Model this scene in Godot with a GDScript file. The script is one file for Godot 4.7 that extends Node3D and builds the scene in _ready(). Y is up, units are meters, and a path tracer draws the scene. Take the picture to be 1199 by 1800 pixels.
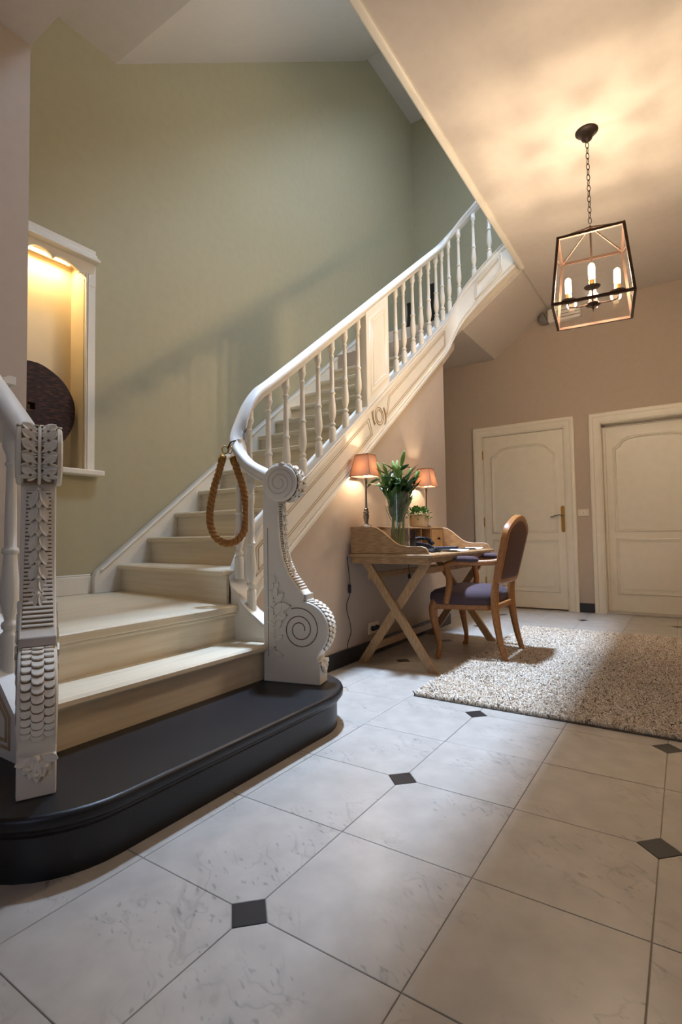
extends Node3D
# A stair hall: axes follow the floor tiles (0.4 m); x runs away from the staircase, -z towards the doors.

var M := {}
var names := {}
var rng := RandomNumberGenerator.new()

# ------------------------------------------------------------------ nodes
func numbered(n: String, parent: Node) -> String:
	var key := str(parent.get_instance_id()) + n
	var k: int = names.get(key, 0)
	names[key] = k + 1
	return n if k == 0 else "%s_%03d" % [n, k]

func put(o: Node3D, called: String, parent: Node = null) -> Node3D:
	var p: Node = parent if parent else self
	o.name = numbered(called, p)
	p.add_child(o, true)
	return o

func obj(called: String, s: SurfaceTool, m: Material, parent: Node = null, xf := Transform3D.IDENTITY) -> MeshInstance3D:
	return inst(called, done(s), m, parent, xf)

func inst(called: String, mesh: Mesh, m: Material, parent: Node = null, xf := Transform3D.IDENTITY) -> MeshInstance3D:
	var o := MeshInstance3D.new()
	o.mesh = mesh
	o.material_override = m
	o.transform = xf
	put(o, called, parent)
	return o

func tag(o: Node, label: String, category: String, group := "") -> Node:
	o.set_meta("label", label)
	o.set_meta("category", category)
	if group != "":
		o.set_meta("group", group)
	return o

func thing(called: String, label: String, category: String, at := Vector3.ZERO, turn := 0.0, group := "") -> Node3D:
	var o := Node3D.new()
	put(o, called)
	o.position = at
	o.rotation.y = turn
	tag(o, label, category, group)
	return o

func node(called: String, parent: Node, xf := Transform3D.IDENTITY) -> Node3D:
	var o := Node3D.new()
	put(o, called, parent)
	o.transform = xf
	return o

func struct(called: String, s: SurfaceTool, m: Material, label: String) -> MeshInstance3D:
	var o := obj(called, s, m)
	o.set_meta("kind", "structure")
	o.set_meta("label", label)
	return o

# ------------------------------------------------------------------ mesh tools
func st() -> SurfaceTool:
	var s := SurfaceTool.new()
	s.begin(Mesh.PRIMITIVE_TRIANGLES)
	return s

func done(s: SurfaceTool) -> ArrayMesh:
	s.generate_normals()
	return s.commit()

func ft(s: SurfaceTool, a: Vector3, b: Vector3, c: Vector3, out: Vector3) -> void:
	if (b - a).cross(c - a).dot(out) > 0.0:
		s.add_vertex(a); s.add_vertex(c); s.add_vertex(b)
	else:
		s.add_vertex(a); s.add_vertex(b); s.add_vertex(c)

func fq(s: SurfaceTool, a: Vector3, b: Vector3, c: Vector3, d: Vector3, out: Vector3) -> void:
	var n := (c - a).cross(d - b)
	if n.dot(out) > 0.0:
		s.add_vertex(a); s.add_vertex(c); s.add_vertex(b)
		s.add_vertex(a); s.add_vertex(d); s.add_vertex(c)
	else:
		s.add_vertex(a); s.add_vertex(b); s.add_vertex(c)
		s.add_vertex(a); s.add_vertex(c); s.add_vertex(d)

# box from corner to corner, edges chamfered by b
func bx(s: SurfaceTool, lo: Vector3, hi: Vector3, b := 0.0, xf := Transform3D.IDENTITY) -> void:
	s.set_smooth_group(-1)
	var c := (lo + hi) * 0.5
	var h := ((hi - lo) * 0.5).abs()
	b = minf(b, minf(h.x, minf(h.y, h.z)) * 0.9)
	var ax := [Vector3(h.x, 0, 0), Vector3(0, h.y, 0), Vector3(0, 0, h.z)]
	var un := [Vector3(1, 0, 0), Vector3(0, 1, 0), Vector3(0, 0, 1)]
	for i in 3:
		var j := (i + 1) % 3
		var k := (i + 2) % 3
		var vj: Vector3 = ax[j] - un[j] * b
		var vk: Vector3 = ax[k] - un[k] * b
		for sg in [-1.0, 1.0]:
			var o: Vector3 = c + ax[i] * sg
			fq(s, xf * (o - vj - vk), xf * (o + vj - vk), xf * (o + vj + vk), xf * (o - vj + vk), xf.basis * (un[i] * sg))
	if b <= 0.0:
		return
	for i in 3:
		var j := (i + 1) % 3
		var k := (i + 2) % 3
		var vk: Vector3 = ax[k] - un[k] * b
		for si in [-1.0, 1.0]:
			for sj in [-1.0, 1.0]:
				var p: Vector3 = c + ax[i] * si + (ax[j] - un[j] * b) * sj
				var q: Vector3 = c + (ax[i] - un[i] * b) * si + ax[j] * sj
				fq(s, xf * (p - vk), xf * (p + vk), xf * (q + vk), xf * (q - vk), xf.basis * (un[i] * si + un[j] * sj))
	for si in [-1.0, 1.0]:
		for sj in [-1.0, 1.0]:
			for sk in [-1.0, 1.0]:
				var e: Vector3 = Vector3(si, sj, sk)
				var hb := h - Vector3(b, b, b)
				ft(s, xf * (c + Vector3(h.x, hb.y, hb.z) * e), xf * (c + Vector3(hb.x, h.y, hb.z) * e), xf * (c + Vector3(hb.x, hb.y, h.z) * e), xf.basis * e)

func box_mesh(lo: Vector3, hi: Vector3, b := 0.0) -> ArrayMesh:
	var s := st()
	bx(s, lo, hi, b)
	return done(s)

# a profile of (radius, height) turned round the y axis
func lathe(s: SurfaceTool, prof: Array, seg := 20, xf := Transform3D.IDENTITY, crease := 0.6) -> void:
	var g := 1
	for i in prof.size() - 1:
		var p: Vector2 = prof[i]
		var q: Vector2 = prof[i + 1]
		if i > 0:
			var d0: Vector2 = (p - prof[i - 1]).normalized()
			var d1: Vector2 = (q - p).normalized()
			if d0.length() > 0.1 and absf(d0.angle_to(d1)) > crease:
				g += 1
		s.set_smooth_group(g)
		var dir := Vector2(q.y - p.y, -(q.x - p.x))
		for k in seg:
			var a0 := TAU * k / seg
			var a1 := TAU * (k + 1) / seg
			var am := (a0 + a1) * 0.5
			var out := xf.basis * Vector3(cos(am) * dir.x, dir.y, sin(am) * dir.x)
			var A := xf * Vector3(cos(a0) * p.x, p.y, sin(a0) * p.x)
			var B := xf * Vector3(cos(a1) * p.x, p.y, sin(a1) * p.x)
			var C := xf * Vector3(cos(a1) * q.x, q.y, sin(a1) * q.x)
			var D := xf * Vector3(cos(a0) * q.x, q.y, sin(a0) * q.x)
			if p.x < 1e-5:
				ft(s, A, C, D, out)
			elif q.x < 1e-5:
				ft(s, A, B, C, out)
			else:
				fq(s, A, B, C, D, out)

func ccw(poly: PackedVector2Array) -> PackedVector2Array:
	var a := 0.0
	for i in poly.size():
		a += poly[i].cross(poly[(i + 1) % poly.size()])
	if a < 0.0:
		poly.reverse()
	return poly

# closed profile carried through frames (x and y axes of each frame span the section)
func sweep(s: SurfaceTool, frames: Array, prof_in: PackedVector2Array, caps := true, crease := 0.6, scales: Array = []) -> void:
	var prof := ccw(prof_in.duplicate())
	var n := prof.size()
	var grp := []
	var g := 1
	for i in n:
		var d0 := (prof[i] - prof[(i + n - 1) % n]).normalized()
		var d1 := (prof[(i + 1) % n] - prof[i]).normalized()
		if absf(d0.angle_to(d1)) > crease:
			g += 1
		grp.append(g)
	if absf((prof[0] - prof[n - 1]).normalized().angle_to((prof[1] - prof[0]).normalized())) <= crease:
		for i in n:
			if grp[i] == g:
				grp[i] = 1
	for j in frames.size() - 1:
		var f0: Transform3D = frames[j]
		var f1: Transform3D = frames[j + 1]
		var s0: float = scales[j] if scales.size() else 1.0
		var s1: float = scales[j + 1] if scales.size() else 1.0
		for i in n:
			var p := prof[i]
			var q := prof[(i + 1) % n]
			s.set_smooth_group(grp[i])
			var out := f0.basis.x * (q.y - p.y) - f0.basis.y * (q.x - p.x)
			fq(s, f0 * Vector3(p.x * s0, p.y * s0, 0), f0 * Vector3(q.x * s0, q.y * s0, 0), f1 * Vector3(q.x * s1, q.y * s1, 0), f1 * Vector3(p.x * s1, p.y * s1, 0), out)
	if caps:
		var ti := Geometry2D.triangulate_polygon(prof)
		for e in [0, frames.size() - 1]:
			var f: Transform3D = frames[e]
			var sc: float = scales[e] if scales.size() else 1.0
			var other: Transform3D = frames[1] if e == 0 else frames[e - 1]
			var out: Vector3 = f.origin - other.origin
			s.set_smooth_group(-1)
			for t in range(0, ti.size(), 3):
				var a := prof[ti[t]] * sc
				var b := prof[ti[t + 1]] * sc
				var c := prof[ti[t + 2]] * sc
				ft(s, f * Vector3(a.x, a.y, 0), f * Vector3(b.x, b.y, 0), f * Vector3(c.x, c.y, 0), out)

# flat outline given thickness along z of xf
func extrude(s: SurfaceTool, poly_in: PackedVector2Array, z0: float, z1: float, xf := Transform3D.IDENTITY, b := 0.0, crease := 0.5) -> void:
	var poly := ccw(poly_in.duplicate())
	var n := poly.size()
	var ins := PackedVector2Array()
	for i in n:
		var d0 := (poly[i] - poly[(i + n - 1) % n]).normalized()
		var d1 := (poly[(i + 1) % n] - poly[i]).normalized()
		var nn := Vector2(-d0.y, d0.x) + Vector2(-d1.y, d1.x)
		var l := nn.length()
		nn = nn / l if l > 1e-4 else Vector2.ZERO
		ins.append(poly[i] + nn * b / maxf(0.5, l * 0.5))
	var rows := [[ins, z0], [poly, z0 + b], [poly, z1 - b], [ins, z1]] if b > 0.0 else [[poly, z0], [poly, z1]]
	for r in rows.size() - 1:
		var g := 1 + r * 1000
		for i in n:
			var pv: Vector2 = poly[(i + n - 1) % n]
			var p: Vector2 = poly[i]
			var q: Vector2 = poly[(i + 1) % n]
			if absf((p - pv).normalized().angle_to((q - p).normalized())) > crease:
				g += 1
			s.set_smooth_group(g)
			var P0: Vector2 = rows[r][0][i]
			var Q0: Vector2 = rows[r][0][(i + 1) % n]
			var P1: Vector2 = rows[r + 1][0][i]
			var Q1: Vector2 = rows[r + 1][0][(i + 1) % n]
			var za: float = rows[r][1]
			var zb: float = rows[r + 1][1]
			var out := xf.basis * Vector3(q.y - p.y, -(q.x - p.x), 0)
			fq(s, xf * Vector3(P0.x, P0.y, za), xf * Vector3(Q0.x, Q0.y, za), xf * Vector3(Q1.x, Q1.y, zb), xf * Vector3(P1.x, P1.y, zb), out)
	var cap: PackedVector2Array = ins if b > 0.0 else poly
	var ti := Geometry2D.triangulate_polygon(cap)
	s.set_smooth_group(-1)
	for e in [[z0, -1.0], [z1, 1.0]]:
		for t in range(0, ti.size(), 3):
			var a := cap[ti[t]]
			var bb := cap[ti[t + 1]]
			var c := cap[ti[t + 2]]
			var z: float = e[0]
			ft(s, xf * Vector3(a.x, a.y, z), xf * Vector3(bb.x, bb.y, z), xf * Vector3(c.x, c.y, z), xf.basis * Vector3(0, 0, e[1]))

func ring2(r: float, seg: int, sy := 1.0) -> PackedVector2Array:
	var p := PackedVector2Array()
	for k in seg:
		p.append(Vector2(cos(TAU * k / seg) * r, sin(TAU * k / seg) * r * sy))
	return p

func smooth_path(pts: Array, sub := 6) -> Array:
	var out := []
	var n := pts.size()
	for i in n - 1:
		var p0 = pts[maxi(i - 1, 0)]
		var p1 = pts[i]
		var p2 = pts[i + 1]
		var p3 = pts[mini(i + 2, n - 1)]
		for k in sub:
			var t := float(k) / sub
			out.append(p1.cubic_interpolate(p2, p0, p3, t))
	out.append(pts[n - 1])
	return out

func frames_along(pts: Array, up := Vector3.UP) -> Array:
	var out := []
	var y := up
	for i in pts.size():
		var a: Vector3 = pts[maxi(i - 1, 0)]
		var b: Vector3 = pts[mini(i + 1, pts.size() - 1)]
		var t := (b - a).normalized()
		if absf(t.dot(y)) > 0.98:
			y = Vector3.RIGHT if absf(t.x) < 0.9 else Vector3.BACK
		y = (y - t * t.dot(y)).normalized()
		out.append(Transform3D(Basis(t.cross(y), y, -t), pts[i]))
	return out

func tube(s: SurfaceTool, pts: Array, r, seg := 8, caps := true, up := Vector3.UP) -> void:
	var sc := []
	for i in pts.size():
		sc.append(float(r[i]) if r is Array else float(r))
	sweep(s, frames_along(pts, up), ring2(1.0, seg), caps, 1.2, sc)

# plan path (points carry the reference height): section = (offset to the right, height), kept upright
func plan_frames(pts: Array) -> Array:
	var out := []
	for i in pts.size():
		var a: Vector3 = pts[maxi(i - 1, 0)]
		var b: Vector3 = pts[mini(i + 1, pts.size() - 1)]
		var t := Vector3(b.x - a.x, 0, b.z - a.z).normalized()
		var right := t.cross(Vector3.UP)
		out.append(Transform3D(Basis(right, Vector3.UP, -t), pts[i]))
	return out

# moulding: profile (across, out) mitred along points in a plane whose outward normal is n
func mould(s: SurfaceTool, pts: Array, n: Vector3, prof_in: Array, closed := false) -> void:
	var prof := PackedVector2Array(prof_in)
	var fr := []
	var cnt := pts.size()
	for i in (cnt + 1 if closed else cnt):
		var k := i % cnt
		var p: Vector3 = pts[k]
		var pv: Vector3 = pts[(k + cnt - 1) % cnt] if (closed or k > 0) else p - (pts[1] - p)
		var nx: Vector3 = pts[(k + 1) % cnt] if (closed or k < cnt - 1) else p + (p - pts[k - 1])
		var t0 := (p - pv).normalized()
		var t1 := (nx - p).normalized()
		var a0 := n.cross(t0)
		var a1 := n.cross(t1)
		var a := (a0 + a1).normalized()
		a = a / maxf(0.3, a.dot(a0))
		fr.append(Transform3D(Basis(a, n, a.cross(n)), p))
	sweep(s, fr, prof, not closed, 0.45)

# a carved or living leaf: base, direction, face normal
func petal(s: SurfaceTool, at: Vector3, dir: Vector3, nrm: Vector3, l: float, w: float, curl := 0.25, th := 0.0, belly := 0.45, nl := 6, cup := 0.25) -> void:
	var d := dir.normalized()
	var n := (nrm - d * d.dot(nrm)).normalized()
	var sd := d.cross(n)
	s.set_smooth_group(1)
	var rows := []
	for i in nl + 1:
		var t := float(i) / nl
		var ww := w * 0.5 * pow(sin(PI * pow(clampf(t, 0.0, 1.0), log(0.5) / log(belly))), 0.8) if t > 0.0 and t < 1.0 else w * 0.03
		var c := at + d * l * (t - 0.12 * absf(curl) * t * t) + n * (curl * l * t * t)
		rows.append([c - sd * ww + n * ww * cup, c, c + sd * ww + n * ww * cup])
	for i in nl:
		for k in 2:
			fq(s, rows[i][k], rows[i][k + 1], rows[i + 1][k + 1], rows[i + 1][k], n)
	if th > 0.0:
		s.set_smooth_group(2)
		for i in nl:
			fq(s, rows[i][0], rows[i][0] - n * th, rows[i + 1][0] - n * th, rows[i + 1][0], -sd)
			fq(s, rows[i][2], rows[i][2] - n * th, rows[i + 1][2] - n * th, rows[i + 1][2], sd)

# ------------------------------------------------------------------ materials
func c8(r: int, g: int, b: int) -> Color:
	return Color8(r, g, b)

func mat(called: String, col: Color, rough := 0.6, metal := 0.0) -> StandardMaterial3D:
	var m := StandardMaterial3D.new()
	m.resource_name = called
	m.albedo_color = col
	m.roughness = rough
	m.metallic = metal
	M[called] = m
	return m

func noise_tex(freq: float, seed_: int, size := 512, ramp: Array = [], oct := 4, kind := FastNoiseLite.TYPE_SIMPLEX_SMOOTH) -> NoiseTexture2D:
	var f := FastNoiseLite.new()
	f.seed = seed_
	f.frequency = freq
	f.noise_type = kind
	f.fractal_octaves = oct
	var t := NoiseTexture2D.new()
	t.width = size
	t.height = size
	t.seamless = true
	t.noise = f
	if ramp.size():
		var gr := Gradient.new()
		var off := PackedFloat32Array()
		var cols := PackedColorArray()
		for e in ramp:
			off.append(e[0])
			cols.append(e[1])
		gr.offsets = off
		gr.colors = cols
		t.color_ramp = gr
	return t

# paint or plaster: a faint mottle of the colour and a fine relief
func painted(called: String, col: Color, rough: float, mottle: Texture2D, relief: Texture2D, scale := 0.8, bump := 0.05) -> StandardMaterial3D:
	var m := mat(called, col, rough)
	m.albedo_texture = mottle
	m.uv1_triplanar = true
	m.uv1_world_triplanar = true
	m.uv1_scale = Vector3.ONE * scale
	if relief:
		m.heightmap_enabled = true
		m.heightmap_texture = relief
		m.heightmap_scale = bump
	return m

func wood(called: String, tex: Texture2D, scale: Vector3, rough: float, tint := Color.WHITE, world := false) -> StandardMaterial3D:
	var m := mat(called, tint, rough)
	m.albedo_texture = tex
	m.uv1_triplanar = true
	m.uv1_world_triplanar = world
	m.uv1_scale = scale
	m.heightmap_enabled = true
	m.heightmap_texture = tex
	m.heightmap_scale = 0.01
	return m

func marble_image(size: int) -> ImageTexture:
	var img := Image.create(size, size, false, Image.FORMAT_RGB8)
	var warp := FastNoiseLite.new(); warp.seed = 5; warp.frequency = 0.006; warp.fractal_octaves = 3
	var vein := FastNoiseLite.new(); vein.seed = 9; vein.frequency = 0.007; vein.fractal_octaves = 4
	var cloud := FastNoiseLite.new(); cloud.seed = 14; cloud.frequency = 0.011; cloud.fractal_octaves = 4
	var fleck := FastNoiseLite.new(); fleck.seed = 21; fleck.frequency = 0.035; fleck.fractal_octaves = 2
	var where := FastNoiseLite.new(); where.seed = 33; where.frequency = 0.004; where.fractal_octaves = 2
	var k := 1024.0 / size
	for y in size:
		for x in size:
			var fx := x * k
			var fy := y * k
			var w := warp.get_noise_2d(fx, fy) * 46.0
			var u := fx * 0.9 + fy * 0.45
			var v := -fx * 0.45 + fy * 0.9
			var n := absf(vein.get_noise_2d(u * 0.55 + w, v * 1.3 + w))
			var here := clampf(where.get_noise_2d(fx, fy) * 2.4 + 0.12, 0.0, 1.0)
			var line := pow(clampf(1.0 - n * 9.0, 0.0, 1.0), 2.2) * here
			var fl := smoothstep(0.42, 0.72, fleck.get_noise_2d(u * 0.8 + w * 0.3, v * 2.2 + w * 0.3)) * clampf(here * 1.5 - 0.2, 0.0, 1.0)
			var cl := cloud.get_noise_2d(fx, fy) * 0.05
			var b := 0.705 + cl - line * 0.07 - fl * 0.11
			img.set_pixel(x, y, Color(b * 1.0, b * 0.96, b * 0.9))
	img.generate_mipmaps()
	return ImageTexture.create_from_image(img)

const RISE := 0.179
const GOING := 0.231
const CEIL := 3.46

func _ready() -> void:
	rng.seed = 7
	# ---- camera
	var cam := Camera3D.new()
	cam.name = "camera"
	add_child(cam)
	cam.transform = Transform3D(Basis(Vector3(0.834354, -0.015052, -0.551024), Vector3(0.037262, 0.998881, 0.029135), Vector3(0.549968, -0.044841, 0.833981)), Vector3(0.89376, 0.88669, 0.93508))
	cam.fov = 88.918
	cam.near = 0.05
	cam.far = 100.0
	cam.current = true
	# ---- sky and exposure
	var env := Environment.new()
	env.background_mode = Environment.BG_SKY
	var sky := Sky.new()
	var sm := ProceduralSkyMaterial.new()
	sm.sky_top_color = Color(0.62, 0.72, 0.9)
	sm.sky_horizon_color = Color(0.78, 0.83, 0.92)
	sm.ground_bottom_color = Color(0.3, 0.3, 0.3)
	sm.ground_horizon_color = Color(0.6, 0.62, 0.66)
	sm.energy_multiplier = 1.0
	sky.sky_material = sm
	env.sky = sky
	env.tonemap_mode = Environment.TONE_MAPPER_LINEAR
	env.tonemap_exposure = 1.75
	env.sdfgi_enabled = true
	env.ssao_enabled = true
	env.ssil_enabled = true
	var we := WorldEnvironment.new()
	we.name = "environment"
	we.environment = env
	add_child(we)
	# ---- daylight falling through the two roof windows over the stairwell
	daylight("roof_window_light", Vector3(-1.43, 8.98, -2.4), Vector2(0.42, 0.5), 108.0)
	daylight("roof_window_light_hall", Vector3(0.55, 7.05, -2.6), Vector2(0.7, 2.0), 10.0)
	# ---- daylight of the entrance window behind the camera
	daylight("entrance_window_light", Vector3(0.8, 1.7, 2.97), Vector2(1.15, 1.5), 0.36, Vector3.ZERO)
	materials()
	room()
	staircase()
	niche()
	doors()
	lantern(Vector3(0.457, CEIL, -2.665), "dark metal glass box lantern with four candle bulbs hanging before the two doors")
	desk()
	chair()
	desk_things()
	rug()
	rope_loop()
	small_fittings()

func daylight(called: String, at: Vector3, size: Vector2, energy: float, turn := Vector3(-PI / 2, 0, 0)) -> void:
	var l := AreaLight3D.new()
	l.name = called
	l.area_size = size
	l.light_color = Color(0.74, 0.85, 1.0)
	l.light_energy = energy
	l.area_range = 14.0
	l.shadow_enabled = true
	add_child(l)
	l.position = at
	l.rotation = turn

func warm_bulb(parent: Node, called: String, at: Vector3, energy: float, size := 0.02, col := Color(1.0, 0.9, 0.775)) -> void:
	var l := OmniLight3D.new()
	l.light_color = col
	l.light_energy = energy
	l.light_size = size
	l.omni_range = 14.0
	l.omni_attenuation = 2.0
	l.shadow_enabled = true
	put(l, called, parent)
	l.position = at

func materials() -> void:
	var mottle := noise_tex(0.012, 3, 512, [[0.0, Color(0.975, 0.975, 0.975)], [0.5, Color(0.99, 0.99, 0.99)], [1.0, Color(1, 1, 1)]], 3)
	var roller := noise_tex(0.25, 4, 512, [], 2)
	painted("mauve_paint", c8(188, 171, 153), 0.85, mottle, roller, 1.5, 0.008)
	painted("sage_paint", c8(184, 174, 141), 0.85, mottle, roller, 1.5, 0.008)
	painted("ceiling_paint", c8(213, 202, 189), 0.9, mottle, roller, 1.5, 0.006)
	painted("cream_paint", c8(236, 228, 211), 0.45, mottle, roller, 1.1, 0.02)
	painted("door_paint", c8(234, 225, 206), 0.42, mottle, roller, 1.1, 0.02)
	painted("stone_white_paint", c8(226, 220, 208), 0.42, mottle, roller, 1.3, 0.02)
	painted("niche_paint", c8(222, 206, 172), 0.7, mottle, roller, 0.8, 0.03)
	painted("black_lacquer", c8(22, 21, 23), 0.4, mottle, roller, 1.2, 0.02)
	painted("charcoal_skirting", c8(34, 34, 36), 0.4, mottle, roller, 1.2, 0.02)
	painted("glaze", c8(178, 152, 118), 0.7, mottle, null, 2.0)
	painted("newel_paint", c8(236, 229, 214), 0.45, mottle, roller, 1.3, 0.02)
	painted("carving_glaze", c8(128, 100, 70), 0.7, mottle, null, 2.0)
	painted("taupe_band", c8(188, 178, 168), 0.5, mottle, null, 2.0)
	# whitewashed timber of the treads, grain along x
	var wash := noise_tex(0.02, 8, 512, [[0.0, c8(216, 201, 172)], [0.35, c8(223, 209, 181)], [0.6, c8(227, 214, 188)], [1.0, c8(232, 221, 198)]], 3)
	var tw := wood("whitewashed_wood", wash, Vector3(0.16, 3.0, 3.0), 0.38, Color.WHITE, true)
	tw.heightmap_scale = 0.02
	var tz := wood("whitewashed_wood_z", wash, Vector3(3.0, 3.0, 0.16), 0.38, Color.WHITE, true)
	tz.heightmap_scale = 0.02
	var oak := noise_tex(0.02, 12, 512, [[0.0, c8(128, 98, 66)], [0.3, c8(156, 122, 84)], [0.55, c8(172, 138, 98)], [0.8, c8(184, 151, 111)], [1.0, c8(196, 166, 126)]], 5)
	for ax in [["x", Vector3(1.2, 14, 14)], ["y", Vector3(14, 1.2, 14)], ["z", Vector3(14, 14, 1.2)]]:
		wood("oak_" + ax[0], oak, ax[1], 0.5)
	var honey := noise_tex(0.018, 15, 512, [[0.0, c8(128, 82, 42)], [0.35, c8(160, 106, 58)], [0.7, c8(180, 124, 70)], [1.0, c8(194, 142, 86)]], 4)
	wood("honey_wood", honey, Vector3(12, 3, 12), 0.36)
	var old := noise_tex(0.02, 19, 512, [[0.0, c8(22, 13, 9)], [0.4, c8(44, 24, 15)], [0.7, c8(66, 36, 22)], [0.9, c8(104, 52, 32)], [1.0, c8(124, 66, 40)]], 5)
	var ow := wood("old_wood", old, Vector3(5, 5, 1.6), 0.75)
	ow.heightmap_scale = 0.3
	# marble: one texture over 4 x 4 tiles, shuffled between tiles in whole-tile steps
	var mb := marble_image(1024)
	for k in 5:
		var m := mat("marble_%d" % k, Color.WHITE, 0.32)
		m.albedo_texture = mb
		m.uv1_triplanar = true
		m.uv1_world_triplanar = true
		m.uv1_scale = Vector3.ONE * 0.625
		m.uv1_offset = Vector3([0.0, 0.25, 0.5, 0.75, 0.25][k], [0.0, 0.5, 0.25, 0.0, 0.75][k], [0.0, 0.5, 0.75, 0.25, 0.25][k])
		m.metallic_specular = 0.5
	painted("black_marble", c8(40, 36, 36), 0.35, mottle, null, 3.0)
	painted("joint_mortar", c8(172, 158, 138), 0.9, mottle, null, 2.0)
	var weave := noise_tex(0.2, 25, 256, [[0.0, Color(0.82, 0.82, 0.82)], [1.0, Color(1, 1, 1)]], 2)
	var up := painted("plum_cloth", c8(92, 74, 80), 0.9, weave, weave, 12.0, 0.06)
	up.rim_enabled = true
	up.rim = 0.5
	up.rim_tint = 0.6
	painted("brown_cloth", c8(110, 78, 66), 0.9, weave, weave, 12.0, 0.06)
	var ropet := noise_tex(0.08, 27, 256, [[0.0, c8(120, 76, 36)], [0.5, c8(164, 112, 58)], [1.0, c8(190, 140, 80)]], 3)
	painted("rope_fibre", Color.WHITE, 0.9, ropet, ropet, 16.0, 0.1)
	mat("brass", c8(150, 112, 52), 0.35, 0.9)
	mat("aged_brass", c8(176, 138, 72), 0.36, 0.85)
	mat("iron", c8(52, 42, 36), 0.45, 0.7)
	mat("bronze_iron", c8(78, 58, 46), 0.4, 0.7)
	mat("pewter", c8(150, 142, 134), 0.28, 0.95)
	mat("black_plastic", c8(24, 24, 27), 0.35)
	mat("blue_black_plastic", c8(34, 37, 50), 0.25)
	mat("white_plastic", c8(226, 220, 208), 0.45)
	mat("grey_plastic", c8(120, 116, 112), 0.5)
	mat("ivory_plastic", c8(222, 210, 182), 0.45)
	mat("paper", c8(226, 216, 202), 0.9)
	mat("dark_cover", c8(38, 36, 52), 0.6)
	mat("black_ceramic", c8(18, 18, 19), 0.3)
	var gl := mat("glass", Color(1, 1, 1, 0.002), 0.01)
	gl.transparency = BaseMaterial3D.TRANSPARENCY_ALPHA
	var vg := mat("vase_glass", Color(0.95, 1.0, 0.97, 0.02), 0.01)
	vg.transparency = BaseMaterial3D.TRANSPARENCY_ALPHA
	var wa := mat("water", Color(0.93, 1.0, 0.95, 0.06), 0.02)
	wa.transparency = BaseMaterial3D.TRANSPARENCY_ALPHA
	var bg := mat("bulb_glow", Color(1, 0.95, 0.85), 0.3)
	bg.emission_enabled = true
	bg.emission = Color(1.0, 0.83, 0.6)
	bg.emission_energy_multiplier = 5.0
	var ng := mat("niche_lamp_glow", Color(1, 0.95, 0.85), 0.3)
	ng.emission_enabled = true
	ng.emission = Color(1.0, 0.82, 0.55)
	ng.emission_energy_multiplier = 3.0
	var sh := mat("brown_shade", c8(146, 116, 94), 0.9)
	sh.backlight_enabled = true
	sh.backlight = Color(0.52, 0.43, 0.36)
	sh.albedo_texture = weave
	sh.uv1_triplanar = true
	sh.uv1_scale = Vector3.ONE * 10
	mat("shade_trim", c8(92, 60, 44), 0.85)
	var leaf := noise_tex(0.03, 31, 256, [[0.0, c8(26, 58, 20)], [0.5, c8(44, 86, 30)], [1.0, c8(70, 112, 44)]], 3)
	for e in [["leaf_green", Color(1, 1, 1)], ["leaf_dark", Color(0.75, 0.8, 0.78)], ["leaf_light", Color(1.25, 1.2, 1.0)]]:
		var lm := painted(e[0], e[1], 0.42, leaf, null, 8.0)
		lm.backlight_enabled = true
		lm.backlight = Color(0.18, 0.3, 0.08)
	mat("bud_green", c8(126, 158, 80), 0.45)
	mat("stem_green", c8(92, 128, 56), 0.45)
	var wick := noise_tex(0.12, 35, 256, [[0.0, c8(150, 122, 90)], [0.45, c8(200, 176, 140)], [1.0, c8(226, 208, 178)]], 2)
	painted("basket", Color.WHITE, 0.85, wick, wick, 10.0, 0.4)
	mat("soil", c8(50, 38, 28), 0.95)
	var pile := mat("wool_pile", Color.WHITE, 0.95)
	pile.vertex_color_use_as_albedo = true
	painted("rug_backing", c8(120, 106, 90), 0.95, weave, weave, 20.0, 0.2)

# ------------------------------------------------------------------ the room
func window(n: int, xf: Transform3D, w: float, h: float, label: String) -> void:
	var s := st()
	var a := w * 0.5
	var b := h * 0.5
	for e in [[Vector3(-a, -b, -0.03), Vector3(-a + 0.05, b, 0.03)], [Vector3(a - 0.05, -b, -0.03), Vector3(a, b, 0.03)], [Vector3(-a + 0.05, -b, -0.03), Vector3(a - 0.05, -b + 0.05, 0.03)], [Vector3(-a + 0.05, b - 0.05, -0.03), Vector3(a - 0.05, b, 0.03)]]:
		bx(s, e[0], e[1], 0.004, xf)
	var f := struct("window_%d" % n, s, M.cream_paint, label)
	s = st()
	s.set_smooth_group(-1)
	fq(s, xf * Vector3(-a + 0.05, -b + 0.05, 0), xf * Vector3(a - 0.05, -b + 0.05, 0), xf * Vector3(a - 0.05, b - 0.05, 0), xf * Vector3(-a + 0.05, b - 0.05, 0), xf.basis.z)
	obj("pane", s, M.glass, f)

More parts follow.
